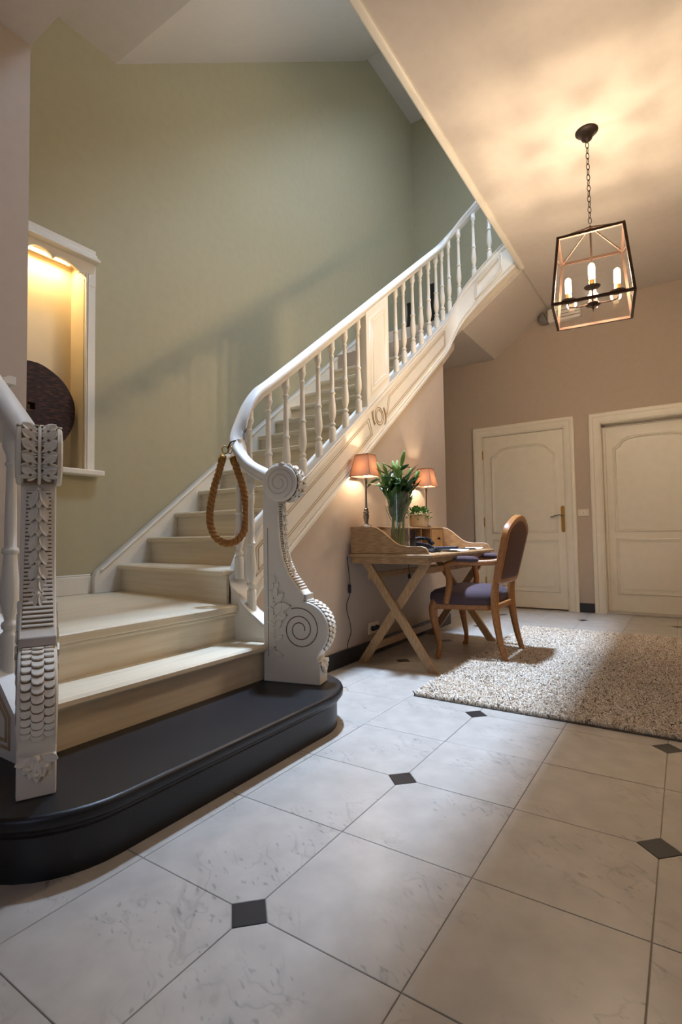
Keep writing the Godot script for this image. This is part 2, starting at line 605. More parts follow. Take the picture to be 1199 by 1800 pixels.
func room() -> void:
	# floor: mortar bed with marble tiles and black cabochons laid into it
	var s := st()
	bx(s, Vector3(-2.7, -0.2, -6.2), Vector3(2.8, -0.004, 3.2))
	var fl := struct("floor", s, M.joint_mortar, "white veined marble floor with small black diamond inserts")
	var face := Basis(Vector3.RIGHT, Vector3(0, 0, -1), Vector3.UP)
	var meshes := []
	var a := 0.2 - 0.0011
	var cut := 0.056 + 0.0012
	for v in 4:
		# the corner that gives way to the cabochon: bit 0 -> +x, bit 1 -> far (+y of the face)
		var poly := PackedVector2Array()
		var cx := 1.0 if v & 1 else -1.0
		var cy := 1.0 if v & 2 else -1.0
		for c in [Vector2(-1, -1), Vector2(1, -1), Vector2(1, 1), Vector2(-1, 1)]:
			if c.x == cx and c.y == cy:
				var p1 := Vector2(c.x * (0.2 - cut), c.y * a)
				var p2 := Vector2(c.x * a, c.y * (0.2 - cut))
				if c.x * c.y > 0:
					poly.append(p2); poly.append(p1)
				else:
					poly.append(p1); poly.append(p2)
			else:
				poly.append(c * a)
		var t := st()
		extrude(t, poly, -0.012, 0.0, Transform3D(face, Vector3.ZERO), 0.0012)
		meshes.append(done(t))
	for j in range(-3, 14):
		for i in range(-5, 5):
			if (i <= -3 and j < 3) or (i <= -4 and j < 10):
				continue
			var v := (0 if posmod(i, 2) == 0 else 1) + (0 if posmod(j, 2) == 0 else 2)
			inst("tile", meshes[v], M["marble_%d" % rng.randi_range(0, 4)], fl, Transform3D(Basis(), Vector3(0.4 * i + 0.2, rng.randf_range(-0.0004, 0.0004), -0.4 * j - 0.2)))
	var d := st()
	extrude(d, PackedVector2Array([Vector2(-0.056, 0), Vector2(0, -0.056), Vector2(0.056, 0), Vector2(0, 0.056)]), -0.012, 0.0002, Transform3D(face, Vector3.ZERO), 0.001)
	var dm := done(d)
	for j in range(-2, 14, 2):
		for i in range(-4, 6, 2):
			if (i <= -4 and j < 10) or (i <= -2 and j < 5):
				continue
			inst("cabochon", dm, M.black_marble, fl, Transform3D(Basis(), Vector3(0.4 * i, 0, -0.4 * j)))

	# walls
	s = st()
	bx(s, Vector3(-2.0, 0, -0.37), Vector3(-1.86, CEIL, 3.0))
	struct("wall_left", s, M.mauve_paint, "mauve pier wall beside the stair landing")
	s = st()
	var n0 := -0.955   # niche opening, z
	var n1 := -0.36
	bx(s, Vector3(-2.75, 0, -6.25), Vector3(-2.34, 7.3, n0))
	bx(s, Vector3(-2.75, 0, n1), Vector3(-2.34, 7.3, 3.2))
	bx(s, Vector3(-2.75, 0, n0), Vector3(-2.34, 1.33, n1))
	bx(s, Vector3(-2.75, 2.72, n0), Vector3(-2.34, 7.3, n1))
	bx(s, Vector3(-2.75, 1.33, n0), Vector3(-2.50, 2.72, n1))
	struct("wall_stairwell", s, M.sage_paint, "tall sage green wall rising behind the staircase")
	s = st()
	bx(s, Vector3(-2.34, 0, -5.58), Vector3(-1.165, 2.08, -5.38))
	bx(s, Vector3(-0.225, 0, -5.58), Vector3(0.15, 2.08, -5.38))
	bx(s, Vector3(1.13, 0, -5.58), Vector3(2.6, 2.08, -5.38))
	extrude(s, PackedVector2Array([Vector2(-2.34, 2.08), Vector2(2.6, 2.08), Vector2(2.6, CEIL), Vector2(-0.37, CEIL), Vector2(-0.98, 3.013), Vector2(-2.34, 3.013)]), -5.58, -5.38)
	bx(s, Vector3(-2.34, 0, -6.25), Vector3(2.6, 3.0, -6.05))
	struct("wall_back", s, M.mauve_paint, "mauve wall with the two panelled doors")
	s = st()
	bx(s, Vector3(-2.34, 3.0, -6.25), Vector3(2.6, 7.3, -6.05))
	struct("wall_back_upper", s, M.sage_paint, "sage green end wall of the upper landing")
	s = st()
	bx(s, Vector3(2.6, 0, -6.25), Vector3(2.8, 7.3, 3.2))
	struct("wall_right", s, M.mauve_paint, "mauve side wall of the hall opposite the staircase")
	s = st()
	bx(s, Vector3(-2.34, 0, 3.0), Vector3(0.2, 2.5, 3.2))
	bx(s, Vector3(1.4, 0, 3.0), Vector3(2.6, 2.5, 3.2))
	bx(s, Vector3(0.2, 0, 3.0), Vector3(1.4, 0.9, 3.2))
	bx(s, Vector3(-2.34, 2.5, 3.0), Vector3(2.6, 7.3, 3.2))
	struct("wall_front", s, M.mauve_paint, "mauve entrance wall of the hall")
	# wall under the flight
	s = st()
	var side := Transform3D(Basis(Vector3(0, 0, 1), Vector3.UP, Vector3(-1, 0, 0)), Vector3.ZERO)
	extrude(s, PackedVector2Array([Vector2(-1.15, 0), Vector2(-1.15, 0.74), Vector2(-3.97, 2.86), Vector2(-3.97, 0)]), 1.085, 1.2, side)
	bx(s, Vector3(-2.34, 0, -3.97), Vector3(-1.2, 2.9, -3.86))
	struct("wall_under_stairs", s, M.mauve_paint, "mauve wall under the stair flight behind the desk")
	# ceilings
	s = st()
	bx(s, Vector3(-0.34, CEIL, -6.05), Vector3(2.6, 3.76, 3.0))
	bx(s, Vector3(-2.34, CEIL, -0.37), Vector3(-0.34, 3.76, 3.0))
	struct("ceiling", s, M.ceiling_paint, "off-white hall ceiling with the stairwell opening")
	s = st()
	var y0 := 7.08
	var y1 := 7.3
	var cuts := [-2.75, -1.72, -0.9, 0.2, 0.9, 2.8]
	bx(s, Vector3(-2.75, y0, -1.5), Vector3(2.8, y1, 3.2))
	bx(s, Vector3(-2.75, y0, -6.25), Vector3(2.8, y1, -3.6))
	for k in [0, 2, 4]:
		bx(s, Vector3(cuts[k], y0, -3.6), Vector3(cuts[k + 1], y1, -1.5))
	# splayed shaft of the roof window over the stairs
	bx(s, Vector3(cuts[1], y0, -3.6), Vector3(cuts[2], y1, -2.85))
	bx(s, Vector3(cuts[1], y0, -1.95), Vector3(cuts[2], y1, -1.5))
	bx(s, Vector3(cuts[1] - 0.1, y1, -2.95), Vector3(cuts[1], 9.0, -1.58))
	bx(s, Vector3(cuts[2], y1, -2.95), Vector3(cuts[2] + 0.1, 9.0, -1.58))
	bx(s, Vector3(cuts[1], y1, -2.88), Vector3(cuts[2], 9.0, -2.85))
	bx(s, Vector3(cuts[1], y1, -1.95), Vector3(cuts[2], 9.0, -1.58))
	struct("ceiling_upper", s, M.ceiling_paint, "white upper ceiling above the stairwell")
	s = st()
	extrude(s, PackedVector2Array([Vector2(3.0, 4.235), Vector2(-1.17, 4.235), Vector2(-4.67, 6.99), Vector2(-4.67, 7.08), Vector2(-4.38, 7.08), Vector2(-1.08, 4.5), Vector2(3.0, 4.5)]), 1.31, 2.34, side)
	struct("ceiling_flight", s, M.ceiling_paint, "white sloping underside of the next stair flight")
	s = st()
	bx(s, Vector3(-2.34, 3.013, -6.05), Vector3(-0.98, 3.21, -4.3))
	extrude(s, PackedVector2Array([Vector2(-0.98, 3.013), Vector2(-0.34, 3.475), Vector2(-0.34, 3.72), Vector2(-0.5, 3.72), Vector2(-0.98, 3.21)]), -6.05, -4.27)
	struct("ceiling_landing", s, M.ceiling_paint, "white soffit under the upper stair landing")
	# windows: one in the entrance wall behind the viewer, two in the roof
	window(1, Transform3D(Basis(), Vector3(0.8, 1.7, 3.1)), 1.2, 1.6, "cream framed entrance window")
	window(2, Transform3D(Basis(Vector3.RIGHT, -PI / 2), Vector3(-1.31, 9.04, -2.4)), 0.82, 0.9, "roof window at the top of the shaft over the stairs")
	window(3, Transform3D(Basis(Vector3.RIGHT, -PI / 2), Vector3(0.55, 7.24, -2.55)), 0.7, 2.1, "roof window over the upper hall")
	# strip along the stairwell opening
	s = st()
	sweep(s, plan_frames([Vector3(-0.34, CEIL, -0.37), Vector3(-0.34, CEIL, -2.3), Vector3(-0.34, CEIL, -4.19)]), PackedVector2Array([Vector2(-0.022, -0.012), Vector2(-0.022, 0.29), Vector2(0.0, 0.29), Vector2(0.0, 0.0), Vector2(0.03, 0.0), Vector2(0.026, -0.012), Vector2(0.012, -0.02), Vector2(-0.012, -0.02)]))
	struct("trim_1", s, M.cream_paint, "cream bead along the edge of the stairwell opening")
	# skirtings
	s = st()
	bx(s, Vector3(-1.085, 0, -3.985), Vector3(-1.07, 0.105, -1.22), 0.003)
	struct("baseboard_stairs", s, M.charcoal_skirting, "charcoal skirting along the wall behind the desk")
	s = st()
	bx(s, Vector3(-0.118, 0, -5.38), Vector3(0.036, 0.1, -5.363), 0.003)
	bx(s, Vector3(-2.3, 0, -5.38), Vector3(-1.275, 0.1, -5.363), 0.003)
	struct("baseboard_back", s, M.charcoal_skirting, "charcoal skirting between the two doors")
	s = st()
	bx(s, Vector3(-2.34, 0.537, -1.0), Vector3(-2.322, 0.65, -0.36), 0.004)
	bx(s, Vector3(-2.34, 0.65, -1.0), Vector3(-2.328, 0.662, -0.36), 0.004)
	struct("baseboard_landing", s, M.cream_paint, "cream skirting at the low stair landing")

# ------------------------------------------------------------------ the staircase
var string_path := []
var rail_path := []

func path_at(pts: Array, x: float, z: float) -> float:
	var best := 1e9
	var y := 0.0
	for i in pts.size() - 1:
		var a := Vector2(pts[i].x, pts[i].z)
		var b := Vector2(pts[i + 1].x, pts[i + 1].z)
		var q := Geometry2D.get_closest_point_to_segment(Vector2(x, z), a, b)
		var d := q.distance_to(Vector2(x, z))
		if d < best:
			best = d
			y = lerpf(pts[i].y, pts[i + 1].y, (q - a).length() / maxf((b - a).length(), 1e-6))
	return y

func tread_mesh(pl: Array, y0: float, y1: float, b := 0.007) -> SurfaceTool:
	var s := st()
	var poly := PackedVector2Array()
	for p in pl:
		poly.append(Vector2(p.x, -p.y))
	extrude(s, poly, y0, y1, Transform3D(Basis(Vector3.RIGHT, Vector3(0, 0, -1), Vector3.UP), Vector3.ZERO), b)
	return s

func staircase() -> void:
	var t := thing("staircase", "cream wooden staircase with turned balusters and scroll newel posts on a black bottom step", "staircase")
	# black bottom step: rounded outline, moulded edge
	var outline := []
	var rad := 0.31
	outline.append([Vector2(-1.02, 0.335), Vector2(0, 1)])
	for k in 11:
		var a := PI / 2 * (1.0 - k / 10.0)
		outline.append([Vector2(-0.44 - rad, 0.335 - rad) + Vector2(cos(a), sin(a)) * rad, Vector2(cos(a), sin(a))])
	for k in 11:
		var a := -PI / 2 * k / 10.0
		outline.append([Vector2(-0.44 - rad, -1.3 + rad) + Vector2(cos(a), sin(a)) * rad, Vector2(cos(a), sin(a))])
	outline.append([Vector2(-1.06, -1.3), Vector2(0, -1)])
	var prof := [Vector2(-0.03, 0.0), Vector2(-0.03, 0.112), Vector2(-0.027, 0.118), Vector2(-0.018, 0.122), Vector2(-0.012, 0.132), Vector2(-0.010, 0.139), Vector2(-0.002, 0.142), Vector2(0.0, 0.15), Vector2(0.0, 0.166), Vector2(-0.004, 0.175), Vector2(-0.012, 0.178)]
	var s := st()
	for i in prof.size() - 1:
		s.set_smooth_group(1 if i in [0] else 2)
		for k in outline.size() - 1:
			var P: Vector2 = prof[i]
			var Q: Vector2 = prof[i + 1]
			var e0: Array = outline[k]
			var e1: Array = outline[k + 1]
			var p00: Vector2 = e0[0] + e0[1] * P.x
			var p10: Vector2 = e1[0] + e1[1] * P.x
			var p01: Vector2 = e0[0] + e0[1] * Q.x
			var p11: Vector2 = e1[0] + e1[1] * Q.x
			var nn: Vector2 = e0[1] + e1[1]
			fq(s, Vector3(p00.x, P.y, p00.y), Vector3(p10.x, P.y, p10.y), Vector3(p11.x, Q.y, p11.y), Vector3(p01.x, Q.y, p01.y), Vector3(nn.x, 0.3, nn.y))
	var top := PackedVector2Array()
	for e in outline:
		var q: Vector2 = e[0] - e[1] * 0.012
		top.append(q)
	var ti := Geometry2D.triangulate_polygon(top)
	s.set_smooth_group(-1)
	for k in range(0, ti.size(), 3):
		ft(s, Vector3(top[ti[k]].x, 0.178, top[ti[k]].y), Vector3(top[ti[k + 1]].x, 0.178, top[ti[k + 1]].y), Vector3(top[ti[k + 2]].x, 0.178, top[ti[k + 2]].y), Vector3.UP)
	var bs := obj("bottom_step", s, M.black_lacquer, t)
	bs.set_meta("label", "wide black lacquered bottom step with rounded ends")
	# two straight steps and the low landing
	s = st()
	bx(s, Vector3(-0.905, 0.178, -1.09), Vector3(-0.885, 0.325, 0.08))
	obj("riser", s, M.whitewashed_wood_z, t)
	obj("tread", tread_mesh([Vector2(-0.842, 0.08), Vector2(-0.842, -1.09), Vector2(-1.1, -1.09), Vector2(-1.1, 0.08)], 0.322, 0.358, 0.010), M.whitewashed_wood_z, t)
	s = st()
	bx(s, Vector3(-1.095, 0.358, -1.09), Vector3(-1.075, 0.5, 0.08))
	obj("riser", s, M.whitewashed_wood_z, t)
	s = st()
	bx(s, Vector3(-1.077, 0.483, -1.08), Vector3(-1.056, 0.499, 0.13), 0.004)
	obj("nosing_strip", s, M.whitewashed_wood_z, t)
	obj("landing_board", tread_mesh([Vector2(-1.046, 0.08), Vector2(-1.046, -1.075), Vector2(-1.13, -1.075), Vector2(-1.13, -1.3), Vector2(-2.335, -1.3), Vector2(-2.335, -0.36), Vector2(-1.86, -0.36), Vector2(-1.86, 0.08)], 0.498, 0.537, 0.006), M.whitewashed_wood_z, t)
	# the flight along the green wall
	for k in range(4, 19):
		var zl := -1.16 - GOING * (k - 4)
		var zr: float = zl + ([0.16, 0.08, 0.03][k - 4] if k < 7 else 0.0)
		var y := RISE * k
		s = tread_mesh([Vector2(-2.3, zl - 0.03), Vector2(-1.13, zr - 0.03), Vector2(-1.13, zr - 0.05), Vector2(-2.3, zl - 0.05)], y - RISE, y - 0.03, 0.001)
		obj("riser", s, M.whitewashed_wood, t)
		if k < 18:
			obj("tread", tread_mesh([Vector2(-2.3, zl), Vector2(-1.13, zr), Vector2(-1.13, zl - GOING - 0.04 + (0.08 if k == 4 else 0.0)), Vector2(-2.3, zl - GOING - 0.04)], y - 0.034, y, 0.009), M.whitewashed_wood, t)
		else:
			obj("landing_board", tread_mesh([Vector2(-2.33, zl), Vector2(-1.13, zl), Vector2(-1.05, -4.27), Vector2(-0.9, -4.27), Vector2(-0.9, -6.04), Vector2(-2.33, -6.04)], y - 0.034, y, 0.006), M.whitewashed_wood, t)
	for k in 3:
		var y := RISE * (19 + k)
		var x := -1.0 + 0.23 * k
		s = st()
		bx(s, Vector3(x + 0.03, y - RISE, -6.04), Vector3(x + 0.05, y - 0.03, -4.27))
		obj("riser", s, M.whitewashed_wood, t)
		s = st()
		bx(s, Vector3(x, y - 0.034, -6.04), Vector3(x + 0.27 if k < 2 else -0.345, y, -4.27), 0.006)
		obj("tread", s, M.whitewashed_wood, t)
	# sloping underside of the flight
	s = st()
	var side := Transform3D(Basis(Vector3(0, 0, 1), Vector3.UP, Vector3(-1, 0, 0)), Vector3.ZERO)
	extrude(s, PackedVector2Array([Vector2(-1.5, 0.55), Vector2(-4.5, 2.92), Vector2(-4.5, 3.0), Vector2(-1.5, 0.63)]), 1.16, 2.33, side)
	obj("soffit", s, M.ceiling_paint, t)
	# skirting string on the green wall
	s = st()
	var nose := func(z: float) -> float: return 0.716 + (-1.16 - z) * RISE / GOING
	extrude(s, PackedVector2Array([Vector2(-1.0, 0.537), Vector2(-1.0, 0.64), Vector2(-1.02, 0.68), Vector2(-4.42, nose.call(-4.42) + 0.075), Vector2(-4.42, nose.call(-4.42) - 0.3), Vector2(-1.3, 0.537)]), 2.285, 2.335, side, 0.004)
	obj("wall_string", s, M.cream_paint, t)
	s = st()
	sweep(s, plan_frames([Vector3(-2.285, nose.call(-1.04) + 0.045, -1.04), Vector3(-2.285, nose.call(-4.42) + 0.045, -4.42)]), PackedVector2Array([Vector2(0, 0), Vector2(0.008, 0.004), Vector2(0.012, 0.012), Vector2(0.008, 0.02), Vector2(0.0, 0.024)]))
	obj("string_moulding", s, M.cream_paint, t)

	# outer string and handrail: bottom curve, straight, top curve
	var sp := [Vector3(-0.84, 0.40, -1.105), Vector3(-0.93, 0.45, -1.10), Vector3(-1.01, 0.51, -1.085), Vector3(-1.075, 0.60, -1.08), Vector3(-1.108, 0.71, -1.105), Vector3(-1.114, 0.85, -1.17), Vector3(-1.112, 0.945, -1.25), Vector3(-1.11, 1.023, -1.349)]
	var rp := [Vector3(-0.84, 1.135, -1.105), Vector3(-0.93, 1.17, -1.10), Vector3(-1.01, 1.22, -1.085), Vector3(-1.075, 1.30, -1.08), Vector3(-1.108, 1.41, -1.105), Vector3(-1.114, 1.55, -1.17), Vector3(-1.112, 1.65, -1.25), Vector3(-1.11, 1.725, -1.349)]
	for k in 8:
		var z := lerpf(-1.6, -3.9, k / 7.0)
		sp.append(Vector3(-1.11, 1.40 + 0.752 * (-1.85 - z), z))
		rp.append(Vector3(-1.11, 1.722 + 0.772 * (-1.349 - z), z))
	sp.append_array([Vector3(-1.11, 3.05, -4.04), Vector3(-1.085, 3.17, -4.15), Vector3(-1.0, 3.32, -4.22), Vector3(-0.85, 3.475, -4.23), Vector3(-0.66, 3.63, -4.23), Vector3(-0.45, 3.78, -4.23), Vector3(-0.345, 3.85, -4.23)])
	rp.append_array([Vector3(-1.11, 3.815, -4.05), Vector3(-1.085, 3.93, -4.15), Vector3(-1.0, 4.05, -4.22), Vector3(-0.85, 4.17, -4.23), Vector3(-0.66, 4.33, -4.23), Vector3(-0.45, 4.5, -4.23), Vector3(-0.345, 4.58, -4.23)])
	string_path = smooth_path(sp, 5)
	rail_path = smooth_path(rp, 5)
	var rail_prof := PackedVector2Array([Vector2(-0.028, 0), Vector2(0.028, 0), Vector2(0.033, 0.010), Vector2(0.030, 0.020), Vector2(0.042, 0.030), Vector2(0.046, 0.046), Vector2(0.041, 0.062), Vector2(0.028, 0.074), Vector2(0.010, 0.080), Vector2(-0.010, 0.080), Vector2(-0.028, 0.074), Vector2(-0.041, 0.062), Vector2(-0.046, 0.046), Vector2(-0.042, 0.030), Vector2(-0.030, 0.020), Vector2(-0.033, 0.010)])
	var fs := plan_frames(string_path)
	s = st()
	sweep(s, fs, PackedVector2Array([Vector2(-0.045, -0.33), Vector2(0.042, -0.33), Vector2(0.042, 0.0), Vector2(-0.045, 0.0)]))
	obj("outer_string", s, M.cream_paint, t)
	s = st()
	sweep(s, fs, PackedVector2Array([Vector2(-0.052, -0.002), Vector2(0.05, -0.002), Vector2(0.054, 0.008), Vector2(0.05, 0.018), Vector2(-0.052, 0.018)]))
	obj("string_cap", s, M.stone_white_paint, t)
	for e in [[-0.335, 0.042, 0.014], [-0.285, 0.012, 0.010], [-0.052, 0.05, 0.007]]:
		s = st()
		var w: float = e[1]
		var o: float = e[2]
		sweep(s, fs.slice(8), PackedVector2Array([Vector2(0.038, e[0]), Vector2(0.042 + o * 0.6, e[0]), Vector2(0.042 + o, e[0] + w * 0.3), Vector2(0.042 + o, e[0] + w * 0.75), Vector2(0.042 + o * 0.3, e[0] + w), Vector2(0.038, e[0] + w)]))
		obj("string_moulding", s, M.cream_paint, t)
	s = st()
	sweep(s, plan_frames(rail_path), rail_prof, true, 0.7)
	obj("handrail", s, M.stone_white_paint, t)
	# panels drawn on the string with thin glazed lines
	var line := [Vector2(-0.0025, 0), Vector2(0.0025, 0), Vector2(0.0015, 0.0025), Vector2(-0.0015, 0.0025)]
	var fx := -1.0675
	var ty := func(z: float) -> float: return 1.40 + 0.752 * (-1.85 - z)
	for e in [[-1.19, -2.44, 0.0, -0.05], [-2.76, -4.0, 0.05, 0.0]]:
		for g in [0.0, 0.022]:
			s = st()
			var a: float = e[0] - g
			var b: float = e[1] + g
			var hi: float = -0.078 - g * 0.8
			var lo: float = -0.232 + g * 0.8
			mould(s, [Vector3(fx, ty.call(a) + hi, a), Vector3(fx, ty.call(b) + hi, b), Vector3(fx, ty.call(b + float(e[3])) + lo, b + float(e[3])), Vector3(fx, ty.call(a + float(e[2])) + lo, a + float(e[2]))], Vector3.RIGHT, line, true)
			obj("panel_line", s, M.glaze, t)
	# rosette between the panels, with curved brackets either side
	for r in [0.046, 0.066]:
		s = st()
		var pts := []
		for k in 24:
			var a: float = TAU * k / 24.0
			pts.append(Vector3(fx, 1.812 + sin(a) * r * 1.05, -2.60 - cos(a) * r))
		mould(s, pts, Vector3.RIGHT, [Vector2(-0.0035, 0), Vector2(0.0035, 0), Vector2(0.002, 0.004), Vector2(-0.002, 0.004)], true)
		obj("rosette", s, M.glaze, t)
	for sg in [-1.0, 1.0]:
		for r in [0.098, 0.112]:
			s = st()
			var pts := []
			for k in 9:
				var a: float = lerpf(-0.85, 0.6, k / 8.0)
				pts.append(Vector3(fx, 1.812 + sg * sin(a) * r, -2.60 + sg * cos(a) * r))
			mould(s, pts, Vector3.RIGHT, [Vector2(-0.0035, 0), Vector2(0.0035, 0), Vector2(0.002, 0.004), Vector2(-0.002, 0.004)])
			obj("bracket_line", s, M.glaze, t)
	s = st()
	for g in [0.0, 0.016]:
		mould(s, [Vector3(-0.80 + g, 3.275 + g * 1.6, -4.1865), Vector3(-0.80 + g, 3.44 - g * 0.4, -4.1865), Vector3(-0.535 - g, 3.655 - g * 1.6, -4.1865), Vector3(-0.535 - g, 3.49 + g * 0.4, -4.1865)], Vector3.BACK, [Vector2(-0.007, 0), Vector2(0.007, 0), Vector2(0.004, 0.012), Vector2(-0.004, 0.012)], true)
	obj("string_panel", s, M.cream_paint, t)

	# balusters
	var bp := [Vector2(0.0, 0.0), Vector2(0.0245, 0.0), Vector2(0.0245, 0.145), Vector2(0.0225, 0.155), Vector2(0.016, 0.162), Vector2(0.0155, 0.168), Vector2(0.021, 0.175), Vector2(0.0225, 0.185), Vector2(0.021, 0.195), Vector2(0.014, 0.203), Vector2(0.0135, 0.212), Vector2(0.019, 0.235), Vector2(0.0245, 0.27), Vector2(0.026, 0.305), Vector2(0.0245, 0.35), Vector2(0.0205, 0.41), Vector2(0.0175, 0.458), Vector2(0.0225, 0.463), Vector2(0.0235, 0.472), Vector2(0.0215, 0.481), Vector2(0.0165, 0.487), Vector2(0.0165, 0.55), Vector2(0.0145, 0.72), Vector2(0.0135, 0.80), Vector2(0.018, 0.805), Vector2(0.018, 0.815), Vector2(0.0135, 0.82), Vector2(0.015, 0.845), Vector2(0.022, 0.868), Vector2(0.0255, 0.882), Vector2(0.0245, 0.892), Vector2(0.0225, 0.9), Vector2(0.0225, 1.0), Vector2(0.0, 1.0)]
	s = st()
	lathe(s, bp, 18, Transform3D.IDENTITY, 0.75)
	var bm := done(s)
	var spots := [Vector2(-1.005, -1.087), Vector2(-1.10, -1.095), Vector2(-1.114, -1.195)]
	for z in [-1.349, -1.511, -1.676, -1.85, -2.013, -2.182, -2.366, -2.993, -3.149, -3.34, -3.518, -3.707, -3.897, -4.06]:
		spots.append(Vector2(-1.11, z))
	spots.append_array([Vector2(-1.075, -4.165), Vector2(-0.985, -4.222), Vector2(-0.825, -4.23), Vector2(-0.662, -4.23), Vector2(-0.5, -4.23), Vector2(-0.37, -4.23)])
	for p in spots:
		var y0 := path_at(string_path, p.x, p.y) - 0.012
		var y1 := path_at(rail_path, p.x, p.y) + 0.035
		inst("baluster", bm, M.cream_paint, t, Transform3D(Basis.from_scale(Vector3(1, y1 - y0, 1)), Vector3(p.x, y0, p.y)))
	# flat panel post half way up
	s = st()
	var zc := [-2.43, -2.79]
	extrude(s, PackedVector2Array([Vector2(zc[0], path_at(string_path, -1.11, zc[0]) - 0.02), Vector2(zc[1], path_at(string_path, -1.11, zc[1]) - 0.02), Vector2(zc[1], path_at(rail_path, -1.11, zc[1]) + 0.02), Vector2(zc[0], path_at(rail_path, -1.11, zc[0]) + 0.02)]), 1.07, 1.145, side, 0.004)
	var pp := obj("panel_post", s, M.cream_paint, t)
	for g in [[0.045, 0.012], [0.075, 0.006]]:
		s = st()
		var i: float = g[0]
		var w: float = g[1]
		var za := -2.43 - i * 1.3
		var zb := -2.79 + i
		var sy := func(z: float) -> float: return path_at(string_path, -1.11, z)
		var ry := func(z: float) -> float: return path_at(rail_path, -1.11, z)
		mould(s, [Vector3(-1.07, sy.call(za) + 0.05 + i, za), Vector3(-1.07, ry.call(za) - i - 0.015, za), Vector3(-1.07, ry.call(zb) - i - 0.015, zb), Vector3(-1.07, sy.call(zb) + 0.05 + i, zb)], Vector3.RIGHT, [Vector2(-w, 0), Vector2(w, 0), Vector2(w * 0.5, 0.007), Vector2(-w * 0.5, 0.007)], true)
		obj("panel_moulding", s, M.cream_paint, pp)

	# short left-hand string, rail and balusters beside the left newel
	var lz := 0.06
	var ls := [Vector3(-0.87, 0.285, lz), Vector3(-1.45, 0.80, lz)]
	var lr := [Vector3(-0.87, 1.135, lz), Vector3(-1.45, 1.63, lz)]
	s = st()
	extrude(s, PackedVector2Array([Vector2(-0.87, 0.178), Vector2(-0.87, 0.285), Vector2(-1.45, 0.80), Vector2(-1.45, 0.178)]), lz - 0.04, lz + 0.04)
	obj("outer_string", s, M.stone_white_paint, t)
	s = st()
	sweep(s, plan_frames(ls), PackedVector2Array([Vector2(-0.048, -0.002), Vector2(0.048, -0.002), Vector2(0.05, 0.008), Vector2(0.048, 0.018), Vector2(-0.048, 0.018)]))
	obj("string_cap", s, M.stone_white_paint, t)
	for g in [0.0, 0.022]:
		s = st()
		mould(s, [Vector3(-0.95 - g, 0.215 + g, lz + 0.0405), Vector3(-1.4, 0.215 + g, lz + 0.0405), Vector3(-1.4, 0.70 - g * 1.2, lz + 0.0405), Vector3(-0.95 - g, 0.315 - g * 0.4, lz + 0.0405)], Vector3.BACK, [Vector2(-0.006, 0), Vector2(0.006, 0), Vector2(0.003, 0.004), Vector2(-0.003, 0.004)], true)
		obj("panel_line", s, M.glaze, t)
	s = st()
	sweep(s, plan_frames(lr), rail_prof, true, 0.7)
	obj("handrail", s, M.stone_white_paint, t)
	for x in [-1.05, -1.25]:
		var y0 := path_at(ls, x, lz) - 0.012
		var y1 := path_at(lr, x, lz) + 0.03
		inst("baluster", bm, M.stone_white_paint, t, Transform3D(Basis.from_scale(Vector3(1.15, y1 - y0, 1.15)), Vector3(x, y0, lz)))
	# boarding behind the left rail and its capped post
	s = st()
	extrude(s, PackedVector2Array([Vector2(-0.96, 1.17), Vector2(-1.05, 1.268), Vector2(-1.235, 1.425), Vector2(-1.235, 1.478), Vector2(-1.4, 1.478), Vector2(-1.4, 1.3)]), lz - 0.075, lz - 0.05)
	obj("rail_boarding", s, M.cream_paint, t)
	s = st()
	mould(s, [Vector3(-1.42, 1.474, lz - 0.05), Vector3(-1.2, 1.474, lz - 0.05)], Vector3.BACK, [Vector2(0, -0.03), Vector2(0, 0.004), Vector2(0.008, 0.012), Vector2(0.016, 0.014), Vector2(0.024, 0.004), Vector2(0.03, -0.005), Vector2(0.03, -0.03)])
	obj("post_cap", s, M.stone_white_paint, t)

	newel(t, Vector2(-0.868, -1.068), 14.0, "carved scroll newel post standing at the desk side of the stairs")
	newel(t, Vector2(-0.885, 0.05), -26.0, "carved scroll newel post standing at the niche side of the stairs")

func newel_front(y: float) -> float:
	var pts := [Vector2(0.60, -0.655), Vector2(0.615, -0.668), Vector2(0.70, -0.735), Vector2(0.77, -0.765), Vector2(0.84, -0.781), Vector2(0.94, -0.79), Vector2(1.2, -0.795)]
	for i in pts.size() - 1:
		if y <= pts[i + 1].x:
			return lerpf(pts[i].y, pts[i + 1].y, (y - pts[i].x) / (pts[i + 1].x - pts[i].x))
	return -0.795

